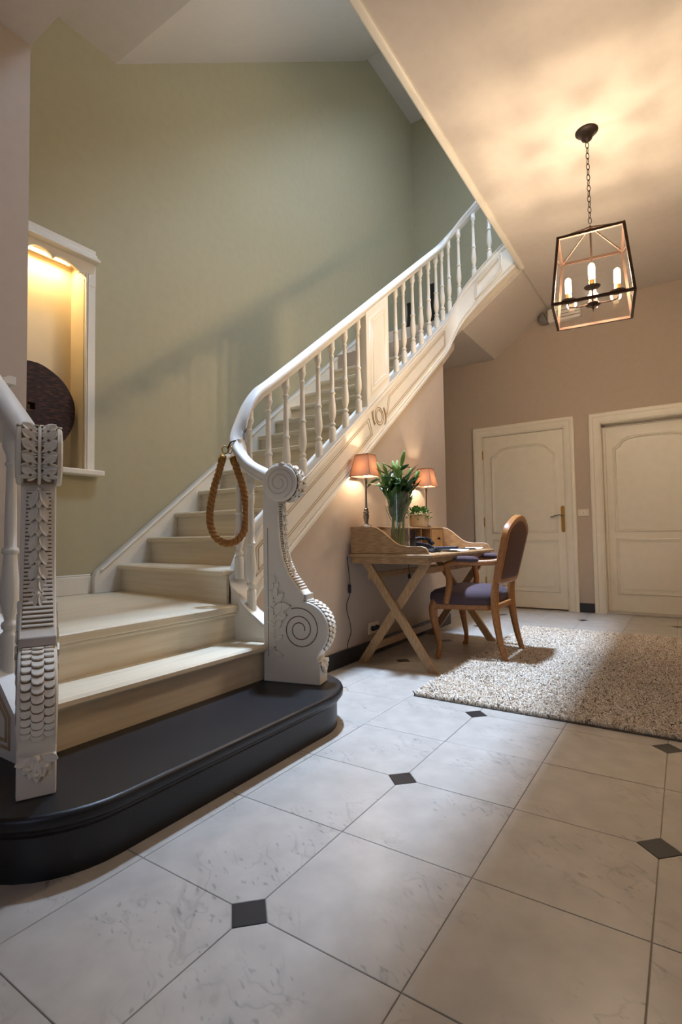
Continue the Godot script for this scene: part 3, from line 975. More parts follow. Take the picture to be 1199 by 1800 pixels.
func newel(stairs: Node, at: Vector2, turn: float, label: String) -> void:
	var b0 := Basis(Vector3.UP, deg_to_rad(turn))
	var t := node("newel_post", stairs, Transform3D(b0, Vector3(at.x, 0, at.y) - b0 * Vector3(-0.868, 0, 0)))
	t.set_meta("label", label)
	var hw := 0.049
	var paint: Material = M.newel_paint
	var vc := Vector2(-0.667, 0.437)
	var vr := 0.135
	var poly := PackedVector2Array([Vector2(-0.875, 0.178), Vector2(-0.59, 0.178), Vector2(-0.59, 0.31)])
	for k in 15:
		var a := deg_to_rad(lerpf(-44.0, 88.0, k / 14.0))
		poly.append(vc + Vector2(cos(a), sin(a)) * vr)
	poly.append(Vector2(-0.657, 0.576))
	poly.append(Vector2(-0.652, 0.60))
	for y in [0.615, 0.65, 0.70, 0.74, 0.77, 0.81, 0.84, 0.90, 0.96, 1.05, 1.15]:
		poly.append(Vector2(newel_front(y), y))
	poly.append(Vector2(-0.875, 1.15))
	var s := st()
	extrude(s, poly, -hw, hw, Transform3D.IDENTITY, 0.004)
	obj("body", s, paint, t)
	# base block stands a little proud at the front
	s = st()
	bx(s, Vector3(-0.62, 0.1785, -hw * 0.98), Vector3(-0.578, 0.29, hw * 0.98), 0.003)
	obj("base_block", s, paint, t)
	# drum of the top volute
	var dc := Vector2(-0.777, 1.15)
	var dr := 0.084
	var ax := Transform3D(Basis(Vector3(1, 0, 0), Vector3(0, 0, 1), Vector3(0, -1, 0)), Vector3(dc.x, dc.y, 0))
	s = st()
	lathe(s, [Vector2(0, -0.062), Vector2(0.086, -0.062), Vector2(0.092, -0.058), Vector2(0.092, -0.048), Vector2(0.084, -0.044), Vector2(0.084, 0.044), Vector2(0.092, 0.048), Vector2(0.092, 0.058), Vector2(0.086, 0.062), Vector2(0, 0.062)], 36, ax)
	obj("volute", s, paint, t)
	s = st()
	lathe(s, [Vector2(0.083, -0.042), Vector2(0.0852, -0.042), Vector2(0.0852, 0.042), Vector2(0.083, 0.042)], 36, ax)
	obj("leaf_ground", s, M.carving_glaze, t)
	# spirals on both cheeks
	for sg in [-1.0, 1.0]:
		s = st()
		var pts := []
		for k in 49:
			var u := k / 48.0
			var a := -1.2 + u * TAU * 2.4
			var r := lerpf(0.078, 0.018, u)
			pts.append(Vector3(dc.x + cos(a) * r, dc.y + sin(a) * r, sg * 0.0622))
		tube(s, pts, 0.0016, 5)
		obj("spiral_line", s, M.taupe_band, t)
		s = st()
		pts = []
		for k in 57:
			var u := k / 56.0
			var a := 2.0 - u * TAU * 2.35
			var r := lerpf(0.108, 0.024, pow(u, 0.8))
			pts.append(Vector3(vc.x - 0.012 + cos(a) * r, vc.y + sin(a) * r, sg * (hw + 0.0003)))
		tube(s, pts, 0.0026, 5)
		# the long line down the back edge
		tube(s, [Vector3(-0.848, 0.30, sg * hw), Vector3(-0.848, 0.93, sg * hw)], 0.0016, 5)
		obj("spiral_line", s, M.carving_glaze, t)
		# acanthus sprig on the cheek
		s = st()
		var g := st()
		var stem := [Vector3(-0.80, 0.33, sg * hw), Vector3(-0.815, 0.42, sg * hw), Vector3(-0.805, 0.52, sg * hw), Vector3(-0.815, 0.60, sg * hw), Vector3(-0.82, 0.66, sg * hw)]
		tube(s, smooth_path(stem, 5), 0.004, 6)
		var nz := Vector3(0, 0, sg)
		for e in [[0.33, -30, 0.05], [0.35, 200, 0.035], [0.38, 30, 0.05], [0.40, 160, 0.035], [0.43, 50, 0.06], [0.45, 150, 0.04], [0.48, 20, 0.07], [0.50, 60, 0.075], [0.52, 150, 0.04], [0.54, 5, 0.085], [0.56, 45, 0.07], [0.58, 80, 0.06], [0.60, 140, 0.035], [0.62, 60, 0.045], [0.655, 95, 0.04], [0.53, -25, 0.07]]:
			var a := deg_to_rad(e[1])
			var l: float = e[2]
			petal(s, Vector3(-0.812, e[0], sg * (hw + 0.004)), Vector3(cos(a), sin(a), 0), nz, l, l * 0.46, 0.06, 0.006, 0.55)
			tube(g, [Vector3(-0.812, e[0], sg * (hw + 0.001)) + Vector3(-sin(a), cos(a), 0) * l * 0.1, Vector3(-0.812, e[0], sg * (hw + 0.001)) + Vector3(cos(a) - 0.32 * sin(a), sin(a) + 0.32 * cos(a), 0) * l * 0.55, Vector3(-0.812, e[0], sg * (hw + 0.001)) + Vector3(cos(a), sin(a), 0) * l * 1.02], 0.0024, 4)
		obj("acanthus_sprig", s, paint, t)
		obj("glaze_line", g, M.carving_glaze, t).set_meta("kind", "stuff")
	# acanthus leaf lapping over the drum
	s = st()
	var g2 := st()
	var rib := []
	for k in 17:
		var a := deg_to_rad(lerpf(125.0, -75.0, k / 16.0))
		rib.append(Vector3(dc.x + cos(a) * (dr + 0.007), dc.y + sin(a) * (dr + 0.007), 0))
	tube(s, rib, 0.005, 6)
	for k in 8:
		var a := deg_to_rad(lerpf(112.0, -48.0, k / 7.0))
		var c := Vector3(dc.x + cos(a) * (dr + 0.003), dc.y + sin(a) * (dr + 0.003), 0)
		var rad := Vector3(cos(a), sin(a), 0)
		var down := Vector3(sin(a), -cos(a), 0)
		for sg in [-1.0, 1.0]:
			var sd := Vector3(0, 0, sg)
			petal(s, c + sd * 0.003 - down * 0.002, sd * 0.8 - down * 0.62, rad, 0.056, 0.024, 0.22, 0.008, 0.62, 6, 0.6)
			petal(s, c + sd * 0.005 + down * 0.003, sd * 0.98 - down * 0.18, rad + down * 0.2, 0.046, 0.018, 0.30, 0.007, 0.6, 5, 0.6)
			petal(s, c + sd * 0.004 + down * 0.008, sd * 0.9 + down * 0.25, rad + down * 0.3, 0.03, 0.013, 0.30, 0.006, 0.6, 4, 0.6)
			lathe(g2, [Vector2(0, -0.0045), Vector2(0.0035, -0.003), Vector2(0.0045, 0), Vector2(0.0035, 0.003), Vector2(0, 0.0045)], 8, Transform3D(Basis(), c + sd * 0.024 - down * 0.006 + rad * 0.008))
	obj("leaf_carving", s, paint, t)
	obj("glaze_line", g2, M.carving_glaze, t).set_meta("kind", "stuff")
	# curled tip on top
	s = st()
	for k in 5:
		var zz := (k - 2) * 0.02
		petal(s, Vector3(dc.x - 0.02, dc.y + 0.084, zz), Vector3(0.6, 0.35, zz * 6.0), Vector3(-0.3, 1, 0), 0.05, 0.026, -0.3, 0.006, 0.6, 5, 0.4)
	obj("leaf_tip", s, paint, t)
	# reeded strip down the neck: glazed ground and fine bars
	s = st()
	s.set_smooth_group(1)
	var ys := []
	for k in 21:
		ys.append(lerpf(0.628, 1.045, k / 20.0))
	for k in 20:
		var a := Vector3(newel_front(ys[k]) + 0.0012, ys[k], 0)
		var b := Vector3(newel_front(ys[k + 1]) + 0.0012, ys[k + 1], 0)
		var w0 := lerpf(0.041, 0.033, k / 20.0)
		var w1 := lerpf(0.041, 0.033, (k + 1) / 20.0)
		fq(s, a - Vector3(0, 0, w0), a + Vector3(0, 0, w0), b + Vector3(0, 0, w1), b - Vector3(0, 0, w1), Vector3.RIGHT)
	obj("reeding_ground", s, M.carving_glaze, t)
	s = st()
	for k in 34:
		var y := lerpf(0.634, 1.04, k / 33.0)
		var w := lerpf(0.041, 0.033, k / 33.0)
		var tilt := (newel_front(y + 0.006) - newel_front(y - 0.006)) / 0.012
		var xf := Transform3D(Basis(Vector3.BACK, atan(-tilt)), Vector3(newel_front(y) + 0.002, y, 0))
		bx(s, Vector3(-0.002, -0.0042, -w), Vector3(0.0035, 0.0042, w), 0.0015, xf)
	obj("reeding", s, paint, t)
	# husk garland hanging over it
	s = st()
	for k in 8:
		var y := lerpf(1.045, 0.72, k / 7.0)
		var c := Vector3(newel_front(y) + 0.005, y, 0)
		var l := lerpf(0.062, 0.05, k / 7.0)
		for e in [[-0.27, 0.010], [0.27, 0.010], [0.0, 0.0]]:
			petal(s, c + Vector3(0.004, 0, float(e[0]) * 0.02), Vector3(0.10, -1, e[0]), Vector3(1, 0.1, float(e[0]) * 1.4), l, 0.026, 0.12 if e[0] != 0.0 else 0.2, 0.008, 0.5, 5, 0.45)
		lathe(s, [Vector2(0, -0.005), Vector2(0.005, -0.003), Vector2(0.007, 0.002), Vector2(0.004, 0.007), Vector2(0, 0.008)], 8, Transform3D(Basis(), c + Vector3(0.006, 0.002, 0)))
	obj("husk_garland", s, paint, t)
	# plain band
	s = st()
	bx(s, Vector3(-0.67, 0.578, -hw + 0.001), Vector3(-0.646, 0.605, hw - 0.001), 0.002)
	obj("band", s, M.taupe_band, t)
	# fish scales round the lower volute
	s = st()
	var g3 := st()
	var rows := 13
	for k in rows:
		var a := deg_to_rad(lerpf(80.0, -38.0, k / float(rows - 1)))
		var rad := Vector3(cos(a), sin(a), 0)
		var down := Vector3(sin(a), -cos(a), 0)
		var c := Vector3(vc.x, vc.y, 0) + rad * (vr + 0.001)
		var sc := PackedVector2Array([Vector2(0.04, 0.014), Vector2(-0.04, 0.014)])
		for lobe in [[-0.028, 0.0125, 0.002], [0.0, 0.0155, -0.009], [0.028, 0.0125, 0.002]]:
			for q in 5:
				var b := PI + PI * q / 4.0
				sc.append(Vector2(lobe[0] + cos(b) * float(lobe[1]), lobe[2] + sin(b) * float(lobe[1]) * 0.7))
		var tiltn := (rad - down * 0.24).normalized()
		var dn := (down - tiltn * tiltn.dot(down)).normalized()
		extrude(s, sc, 0.0, 0.0065, Transform3D(Basis(Vector3(0, 0, -1), -dn, tiltn), c), 0.0015)
		extrude(g3, sc, -0.002, 0.0025, Transform3D(Basis(Vector3(0, 0, -1), -dn, tiltn), c + down * 0.0035), 0.0)
	obj("scale_carving", s, paint, t)
	obj("glaze_line", g3, M.carving_glaze, t).set_meta("kind", "stuff")
	# little bracket of leaves under the scales
	s = st()
	var bc := Vector3(-0.578, 0.292, 0)
	for e in [[-0.5, -0.8, 0.05], [0.5, -0.8, 0.05], [-0.9, -0.35, 0.045], [0.9, -0.35, 0.045], [0.0, -1.0, 0.07], [-0.25, -1.0, 0.06], [0.25, -1.0, 0.06]]:
		petal(s, bc + Vector3(0.002, 0, float(e[0]) * 0.012), Vector3(0.05, e[1], e[0]), Vector3(1, 0, 0), e[2], 0.024, 0.1, 0.006, 0.6, 5, 0.4)
	for e in [[0.0, -0.005], [-0.022, -0.03], [0.022, -0.03], [0.0, -0.05]]:
		lathe(s, [Vector2(0, -0.009), Vector2(0.007, -0.006), Vector2(0.009, 0), Vector2(0.007, 0.006), Vector2(0, 0.009)], 10, Transform3D(Basis(), bc + Vector3(0.008, e[1], e[0])))
	obj("leaf_bracket", s, paint, t)

# ------------------------------------------------------------------ niche
func niche() -> void:
	var z0 := -0.955
	var z1 := -0.36
	var t := thing("niche_surround", "cream wooden surround of the lit wall niche with scalloped header and sill", "niche frame", Vector3(-2.34, 1.295, -0.66))
	var o := Transform3D(Basis(), -t.position)
	var side := o * Transform3D(Basis(Vector3(0, 0, 1), Vector3.UP, Vector3(-1, 0, 0)), Vector3.ZERO)
	var s := st()
	bx(s, Vector3(-2.5, 1.331, z0 + 0.004), Vector3(-2.492, 2.718, z1 - 0.004), 0.0, o)
	bx(s, Vector3(-2.492, 1.331, z0 + 0.001), Vector3(-2.342, 2.718, z0 + 0.008), 0.0, o)
	bx(s, Vector3(-2.492, 1.331, z1 - 0.008), Vector3(-2.342, 2.718, z1 - 0.001), 0.0, o)
	bx(s, Vector3(-2.492, 2.708, z0 + 0.008), Vector3(-2.342, 2.718, z1 - 0.008), 0.0, o)
	obj("lining", s, M.niche_paint, t)
	for e in [[z0 - 0.06, z0 + 0.004], [z1 - 0.004, z1 + 0.06]]:
		s = st()
		bx(s, Vector3(-2.341, 1.33, e[0]), Vector3(-2.318, 2.66, e[1]), 0.003, o)
		obj("jamb", s, M.cream_paint, t)
	s = st()
	for e in [z0 + 0.006, z0 - 0.008, z1 - 0.006, z1 + 0.008]:
		bx(s, Vector3(-2.325, 1.33, e - 0.004), Vector3(-2.311, 2.63, e + 0.004), 0.003, o)
	obj("jamb_bead", s, M.cream_paint, t)
	# scalloped header
	var half := [Vector2(0.298, 2.55), Vector2(0.294, 2.585), Vector2(0.280, 2.612), Vector2(0.262, 2.622), Vector2(0.250, 2.606), Vector2(0.238, 2.624), Vector2(0.205, 2.640), Vector2(0.165, 2.655), Vector2(0.125, 2.658), Vector2(0.095, 2.652), Vector2(0.078, 2.628), Vector2(0.062, 2.650), Vector2(0.03, 2.668), Vector2(0.0, 2.672)]
	var poly := PackedVector2Array([Vector2(z0 - 0.06, 2.80), Vector2(z0 - 0.06, 2.55)])
	for p in half:
		poly.append(Vector2(-0.6575 - p.x, p.y))
	for k in range(half.size() - 2, -1, -1):
		poly.append(Vector2(-0.6575 + half[k].x, half[k].y))
	poly.append(Vector2(z1 + 0.06, 2.55))
	poly.append(Vector2(z1 + 0.06, 2.80))
	s = st()
	extrude(s, poly, 2.316, 2.3405, side, 0.003)
	obj("header", s, M.cream_paint, t)
	s = st()
	mould(s, [Vector3(-2.32, 2.77, -1.018) - t.position, Vector3(-2.32, 2.77, -0.298) - t.position], Vector3.RIGHT, [Vector2(0, -0.02), Vector2(0, 0.008), Vector2(0.012, 0.014), Vector2(0.02, 0.014), Vector2(0.026, 0.026), Vector2(0.045, 0.045), Vector2(0.05, 0.056), Vector2(0.062, 0.056), Vector2(0.066, 0.05), Vector2(0.066, -0.02)])
	obj("cornice", s, M.cream_paint, t)
	s = st()
	bx(s, Vector3(-2.49, 1.295, -1.055), Vector3(-2.262, 1.331, -0.26), 0.006, o)
	obj("sill", s, M.cream_paint, t)
	# strip lamp behind the header
	var l := thing("niche_lamp", "slim warm strip lamp behind the scalloped niche header", "lamp", Vector3(-2.42, 2.69, -0.66))
	s = st()
	bx(s, Vector3(-0.03, 0.004, -0.25), Vector3(0.03, 0.018, 0.25), 0.003)
	obj("housing", s, M.white_plastic, l)
	s = st()
	bx(s, Vector3(-0.02, 0.0, -0.24), Vector3(0.02, 0.0038, 0.24), 0.001)
	obj("light_strip", s, M.niche_lamp_glow, l)
	var a := AreaLight3D.new()
	a.area_size = Vector2(0.04, 0.48)
	a.light_color = Color(1.0, 0.87, 0.66)
	a.light_energy = NICHE
	a.area_range = 6.0
	a.shadow_enabled = true
	put(a, "strip_light", l)
	a.position = Vector3(0, -0.006, 0)
	a.rotation = Vector3(-PI / 2, 0, 0)
	# old wooden wheel
	var w := thing("wooden_wheel", "dark worn wooden disc with a square hub hole standing in the niche", "wheel", Vector3(-2.43, 1.332, -0.655))
	s = st()
	var rr := 0.275
	var cy := 0.372
	var th := 0.032
	for k in 48:
		var qs := []
		for kk in [k, k + 1]:
			var an: float = TAU * kk / 48.0
			var wob := rr * (1.0 + 0.006 * sin(an * 5.0) + 0.004 * sin(an * 11.0 + 1.0))
			var c := Vector2(cos(an), sin(an))
			var sq := 0.022 / maxf(absf(c.x), absf(c.y))
			qs.append([c * wob, c * sq])
		s.set_smooth_group(-1)
		for sg in [-1.0, 1.0]:
			fq(s, Vector3(sg * th, cy + qs[0][0].y * 0.985, qs[0][0].x * 0.985), Vector3(sg * th, cy + qs[1][0].y * 0.985, qs[1][0].x * 0.985), Vector3(sg * th, cy + qs[1][1].y, qs[1][1].x), Vector3(sg * th, cy + qs[0][1].y, qs[0][1].x), Vector3(sg, 0, 0))
			fq(s, Vector3(sg * th, cy + qs[0][0].y * 0.985, qs[0][0].x * 0.985), Vector3(sg * th, cy + qs[1][0].y * 0.985, qs[1][0].x * 0.985), Vector3(sg * (th - 0.005), cy + qs[1][0].y, qs[1][0].x), Vector3(sg * (th - 0.005), cy + qs[0][0].y, qs[0][0].x), Vector3(sg, qs[0][0].y * 4.0, qs[0][0].x * 4.0))
		s.set_smooth_group(1)
		fq(s, Vector3(-th + 0.005, cy + qs[0][0].y, qs[0][0].x), Vector3(-th + 0.005, cy + qs[1][0].y, qs[1][0].x), Vector3(th - 0.005, cy + qs[1][0].y, qs[1][0].x), Vector3(th - 0.005, cy + qs[0][0].y, qs[0][0].x), Vector3(0, qs[0][0].y, qs[0][0].x))
		s.set_smooth_group(2)
		fq(s, Vector3(-th, cy + qs[0][1].y, qs[0][1].x), Vector3(-th, cy + qs[1][1].y, qs[1][1].x), Vector3(th, cy + qs[1][1].y, qs[1][1].x), Vector3(th, cy + qs[0][1].y, qs[0][1].x), Vector3(0, -qs[0][1].y, -qs[0][1].x))
	obj("disc", s, M.old_wood, w)
	s = st()
	for zz in [-0.14, 0.14]:
		s = st()
		extrude(s, PackedVector2Array([Vector2(-0.05, 0), Vector2(0.06, 0), Vector2(0.06, 0.02), Vector2(0.036, 0.024), Vector2(0.03, 0.145), Vector2(-0.03, 0.145), Vector2(-0.036, 0.024), Vector2(-0.05, 0.02)]), zz - 0.009, zz + 0.009, Transform3D.IDENTITY, 0.002)
		obj("stand_foot", s, M.black_plastic, w)

# ------------------------------------------------------------------ doors
func arch_panel(x0: float, x1: float, y0: float, y1: float, z: float) -> Array:
	var p := [Vector3(x0, y0, z), Vector3(x1, y0, z)]
	var c := (x0 + x1) * 0.5
	var right := [Vector2(0.0, 0.0), Vector2(0.022, 0.006), Vector2(0.034, 0.022), Vector2(0.05, 0.026), Vector2(0.06, 0.05), Vector2(0.09, 0.082), Vector2(0.14, 0.105), Vector2(0.22, 0.116)]
	for e in right:
		p.append(Vector3(x1 - e.x, y1 + e.y, z))
	p.append(Vector3(c, y1 + 0.12, z))
	for k in range(right.size() - 1, -1, -1):
		p.append(Vector3(x0 + right[k].x, y1 + right[k].y, z))
	return p

func doors() -> void:
	var bead := [Vector2(-0.017, 0), Vector2(0.017, 0), Vector2(0.013, 0.009), Vector2(0.005, 0.005), Vector2(0.0, 0.015), Vector2(-0.008, 0.015), Vector2(-0.015, 0.006)]
	var arch := [Vector2(0.0, -0.01), Vector2(0.0, 0.012), Vector2(0.012, 0.018), Vector2(0.02, 0.018), Vector2(0.03, 0.023), Vector2(0.066, 0.025), Vector2(0.072, 0.034), Vector2(0.09, 0.038), Vector2(0.106, 0.034), Vector2(0.112, 0.02), Vector2(0.112, -0.01)]
	for e in [[1, -1.165, -0.225, 2.075, -5.392, "cream panelled door with arched upper panel and brass lever handle"], [2, 0.15, 1.13, 2.075, -5.525, "cream panelled door set deep in its frame"]]:
		var x0: float = e[1]
		var x1: float = e[2]
		var h: float = e[3]
		var z: float = e[4]
		var s := st()
		bx(s, Vector3(x0 + 0.012, 0.012, z - 0.04), Vector3(x1 - 0.012, h - 0.012, z), 0.003)
		var d := struct("door_%d" % e[0], s, M.door_paint, e[5])
		s = st()
		mould(s, [Vector3(x0, 0, -5.38), Vector3(x0, h, -5.38), Vector3(x1, h, -5.38), Vector3(x1, 0, -5.38)], Vector3.BACK, arch)
		obj("architrave", s, M.door_paint, d)
		s = st()
		# reveal and stop bead
		bx(s, Vector3(x0 - 0.001, 0, -5.57), Vector3(x0 + 0.009, h, -5.381))
		bx(s, Vector3(x1 - 0.009, 0, -5.57), Vector3(x1 + 0.001, h, -5.381))
		bx(s, Vector3(x0, h - 0.009, -5.57), Vector3(x1, h + 0.001, -5.381))
		if e[0] == 2:
			bx(s, Vector3(x0 + 0.009, 0, z), Vector3(x0 + 0.035, h - 0.01, z + 0.02), 0.004)
			bx(s, Vector3(x1 - 0.035, 0, z), Vector3(x1 - 0.009, h - 0.01, z + 0.02), 0.004)
			bx(s, Vector3(x0 + 0.009, h - 0.035, z), Vector3(x1 - 0.009, h - 0.01, z + 0.02), 0.004)
		obj("reveal", s, M.door_paint, d)
		s = st()
		mould(s, arch_panel(x0 + 0.115, x1 - 0.105, 0.895, 1.80, z), Vector3.BACK, bead, true)
		obj("panel_moulding", s, M.door_paint, d)
		s = st()
		mould(s, [Vector3(x0 + 0.115, 0.215, z), Vector3(x1 - 0.105, 0.215, z), Vector3(x1 - 0.105, 0.79, z), Vector3(x0 + 0.115, 0.79, z)], Vector3.BACK, bead, true)
		obj("panel_moulding", s, M.door_paint, d)
		s = st()
		bx(s, Vector3(x0 + 0.15, 0.255, z - 0.001), Vector3(x1 - 0.14, 0.75, z + 0.005), 0.004)
		obj("raised_field", s, M.door_paint, d)
		if e[0] == 1:
			for y in [1.84, 1.02, 0.3]:
				s = st()
				lathe(s, [Vector2(0, -0.06), Vector2(0.004, -0.055), Vector2(0.007, -0.045), Vector2(0.008, 0.045), Vector2(0.004, 0.055), Vector2(0, 0.07)], 10, Transform3D(Basis(), Vector3(x0 + 0.006, y, -5.366)))
				obj("hinge", s, M.aged_brass, d)
			var hd := node("door_handle", d)
			s = st()
			var pl := PackedVector2Array()
			for k in 13:
				pl.append(Vector2(cos(PI * k / 12.0) * 0.02, 0.13 + sin(PI * k / 12.0) * 0.02))
			for k in 13:
				pl.append(Vector2(-cos(PI * k / 12.0) * 0.02, -0.13 - sin(PI * k / 12.0) * 0.02))
			extrude(s, pl, 0.0, 0.006, Transform3D(Basis(), Vector3(-0.262, 1.035, z)), 0.002)
			obj("plate", s, M.aged_brass, hd)
			s = st()
			tube(s, smooth_path([Vector3(-0.262, 1.075, z + 0.004), Vector3(-0.264, 1.076, z + 0.045), Vector3(-0.285, 1.082, z + 0.055), Vector3(-0.33, 1.075, z + 0.052), Vector3(-0.37, 1.062, z + 0.045), Vector3(-0.385, 1.066, z + 0.042)], 5), 0.008, 8)
			obj("lever", s, M.pewter, hd)
		else:
			s = st()
			bx(s, Vector3(x0, 0, -5.58), Vector3(x1, 0.014, -5.36), 0.003)
			obj("threshold", s, M.marble_1, d)

# ------------------------------------------------------------------ lantern
func lantern(at: Vector3, label: String) -> void:
	var t := thing("ceiling_lantern", label, "ceiling lamp", at, deg_to_rad(6.5))
	var yt := 2.709 - CEIL
	var yb := 2.282 - CEIL
	var ya := 2.828 - CEIL
	var ht := 0.18
	var hb := 0.222
	var s := st()
	lathe(s, [Vector2(0, 0), Vector2(0.066, 0), Vector2(0.068, -0.006), Vector2(0.06, -0.014), Vector2(0.045, -0.022), Vector2(0.034, -0.045), Vector2(0.03, -0.055), Vector2(0.014, -0.066), Vector2(0.006, -0.075), Vector2(0, -0.078)], 28, Transform3D.IDENTITY, 0.9)
	obj("ceiling_rose", s, M.iron, t)
	s = st()
	var chain := node("chain", t)
	var lk := st()
	var lp := []
	for k in 17:
		var a := TAU * k / 16.0
		lp.append(Vector3(cos(a) * 0.010, sin(a) * 0.021, 0))
	tube(lk, lp, 0.0024, 6, false, Vector3.BACK)
	var lm := done(lk)
	var y := -0.093
	var k2 := 0
	while y > ya + 0.012:
		inst("link", lm, M.iron, chain, Transform3D(Basis(Vector3.UP, (PI / 2 if k2 % 2 else 0.0) + 0.5), Vector3(0, y, 0)))
		y -= 0.0355
		k2 += 1
	# frame bars
	var cor := [Vector2(-1, -1), Vector2(1, -1), Vector2(1, 1), Vector2(-1, 1)]
	var sq := PackedVector2Array([Vector2(-0.008, -0.008), Vector2(0.008, -0.008), Vector2(0.008, 0.008), Vector2(-0.008, 0.008)])
	for k in 4:
		var a: Vector2 = cor[k]
		var b: Vector2 = cor[(k + 1) % 4]
		for e in [[Vector3(a.x * ht, yt, a.y * ht), Vector3(b.x * ht, yt, b.y * ht)], [Vector3(a.x * hb, yb, a.y * hb), Vector3(b.x * hb, yb, b.y * hb)], [Vector3(a.x * ht, yt + 0.008, a.y * ht), Vector3(a.x * hb, yb - 0.008, a.y * hb)]]:
			s = st()
			sweep(s, frames_along([e[0], e[1]]), sq)
			obj("frame_bar", s, M.bronze_iron, t)
		s = st()
		tube(s, [Vector3(a.x * ht, yt, a.y * ht), Vector3(0, ya, 0)], 0.0055, 8)
		obj("top_rod", s, M.bronze_iron, t)
		s = st()
		fq(s, Vector3(a.x * ht, yt, a.y * ht) * 0.999, Vector3(b.x * ht, yt, b.y * ht) * 0.999, Vector3(b.x * hb, yb, b.y * hb) * 0.999, Vector3(a.x * hb, yb, a.y * hb) * 0.999, Vector3(a.x + b.x, 0, a.y + b.y))
		obj("glass_pane", s, M.glass, t)
	s = st()
	var hy := 2.335 - CEIL
	tube(s, [Vector3(0, ya + 0.008, 0), Vector3(0, hy, 0)], 0.006, 8)
	obj("stem", s, M.bronze_iron, t)
	s = st()
	lathe(s, [Vector2(0, 0.03), Vector2(0.012, 0.028), Vector2(0.016, 0.018), Vector2(0.03, 0.008), Vector2(0.032, -0.002), Vector2(0.022, -0.014), Vector2(0.009, -0.02), Vector2(0.011, -0.03), Vector2(0.006, -0.04), Vector2(0, -0.042)], 18, Transform3D(Basis(), Vector3(0, hy, 0)))
	obj("hub", s, M.bronze_iron, t)
	for k in 4:
		var c := Vector2.from_angle(PI / 2 * k)
		var r := 0.14
		var d := Vector3(c.x, 0, c.y)
		var base := d * r + Vector3(0, hy + 0.035, 0)
		s = st()
		tube(s, smooth_path([Vector3(0, hy, 0), d * 0.06 + Vector3(0, hy - 0.008, 0), d * (r - 0.012) + Vector3(0, hy - 0.004, 0), d * r + Vector3(0, hy + 0.014, 0), base], 5), 0.0045, 7)
		obj("arm", s, M.bronze_iron, t)
		s = st()
		lathe(s, [Vector2(0, -0.006), Vector2(0.016, -0.004), Vector2(0.042, 0.004), Vector2(0.047, 0.010), Vector2(0.042, 0.008), Vector2(0.016, 0.002), Vector2(0, 0.002)], 20, Transform3D(Basis(), base))
		obj("drip_pan", s, M.bronze_iron, t)
		s = st()
		lathe(s, [Vector2(0, 0.0), Vector2(0.0175, 0.0), Vector2(0.0175, 0.05), Vector2(0, 0.05)], 16, Transform3D(Basis(), base))
		obj("candle_sleeve", s, M.aged_brass, t)
		s = st()
		lathe(s, [Vector2(0, 0.05), Vector2(0.014, 0.051), Vector2(0.019, 0.062), Vector2(0.0195, 0.13), Vector2(0.017, 0.146), Vector2(0.009, 0.155), Vector2(0, 0.157)], 18, Transform3D(Basis(), base), 1.5)
		var b := obj("bulb", s, M.bulb_glow, t)
		warm_bulb(b, "bulb_light", base + Vector3(0, 0.105, 0), LANTERN, 0.035)

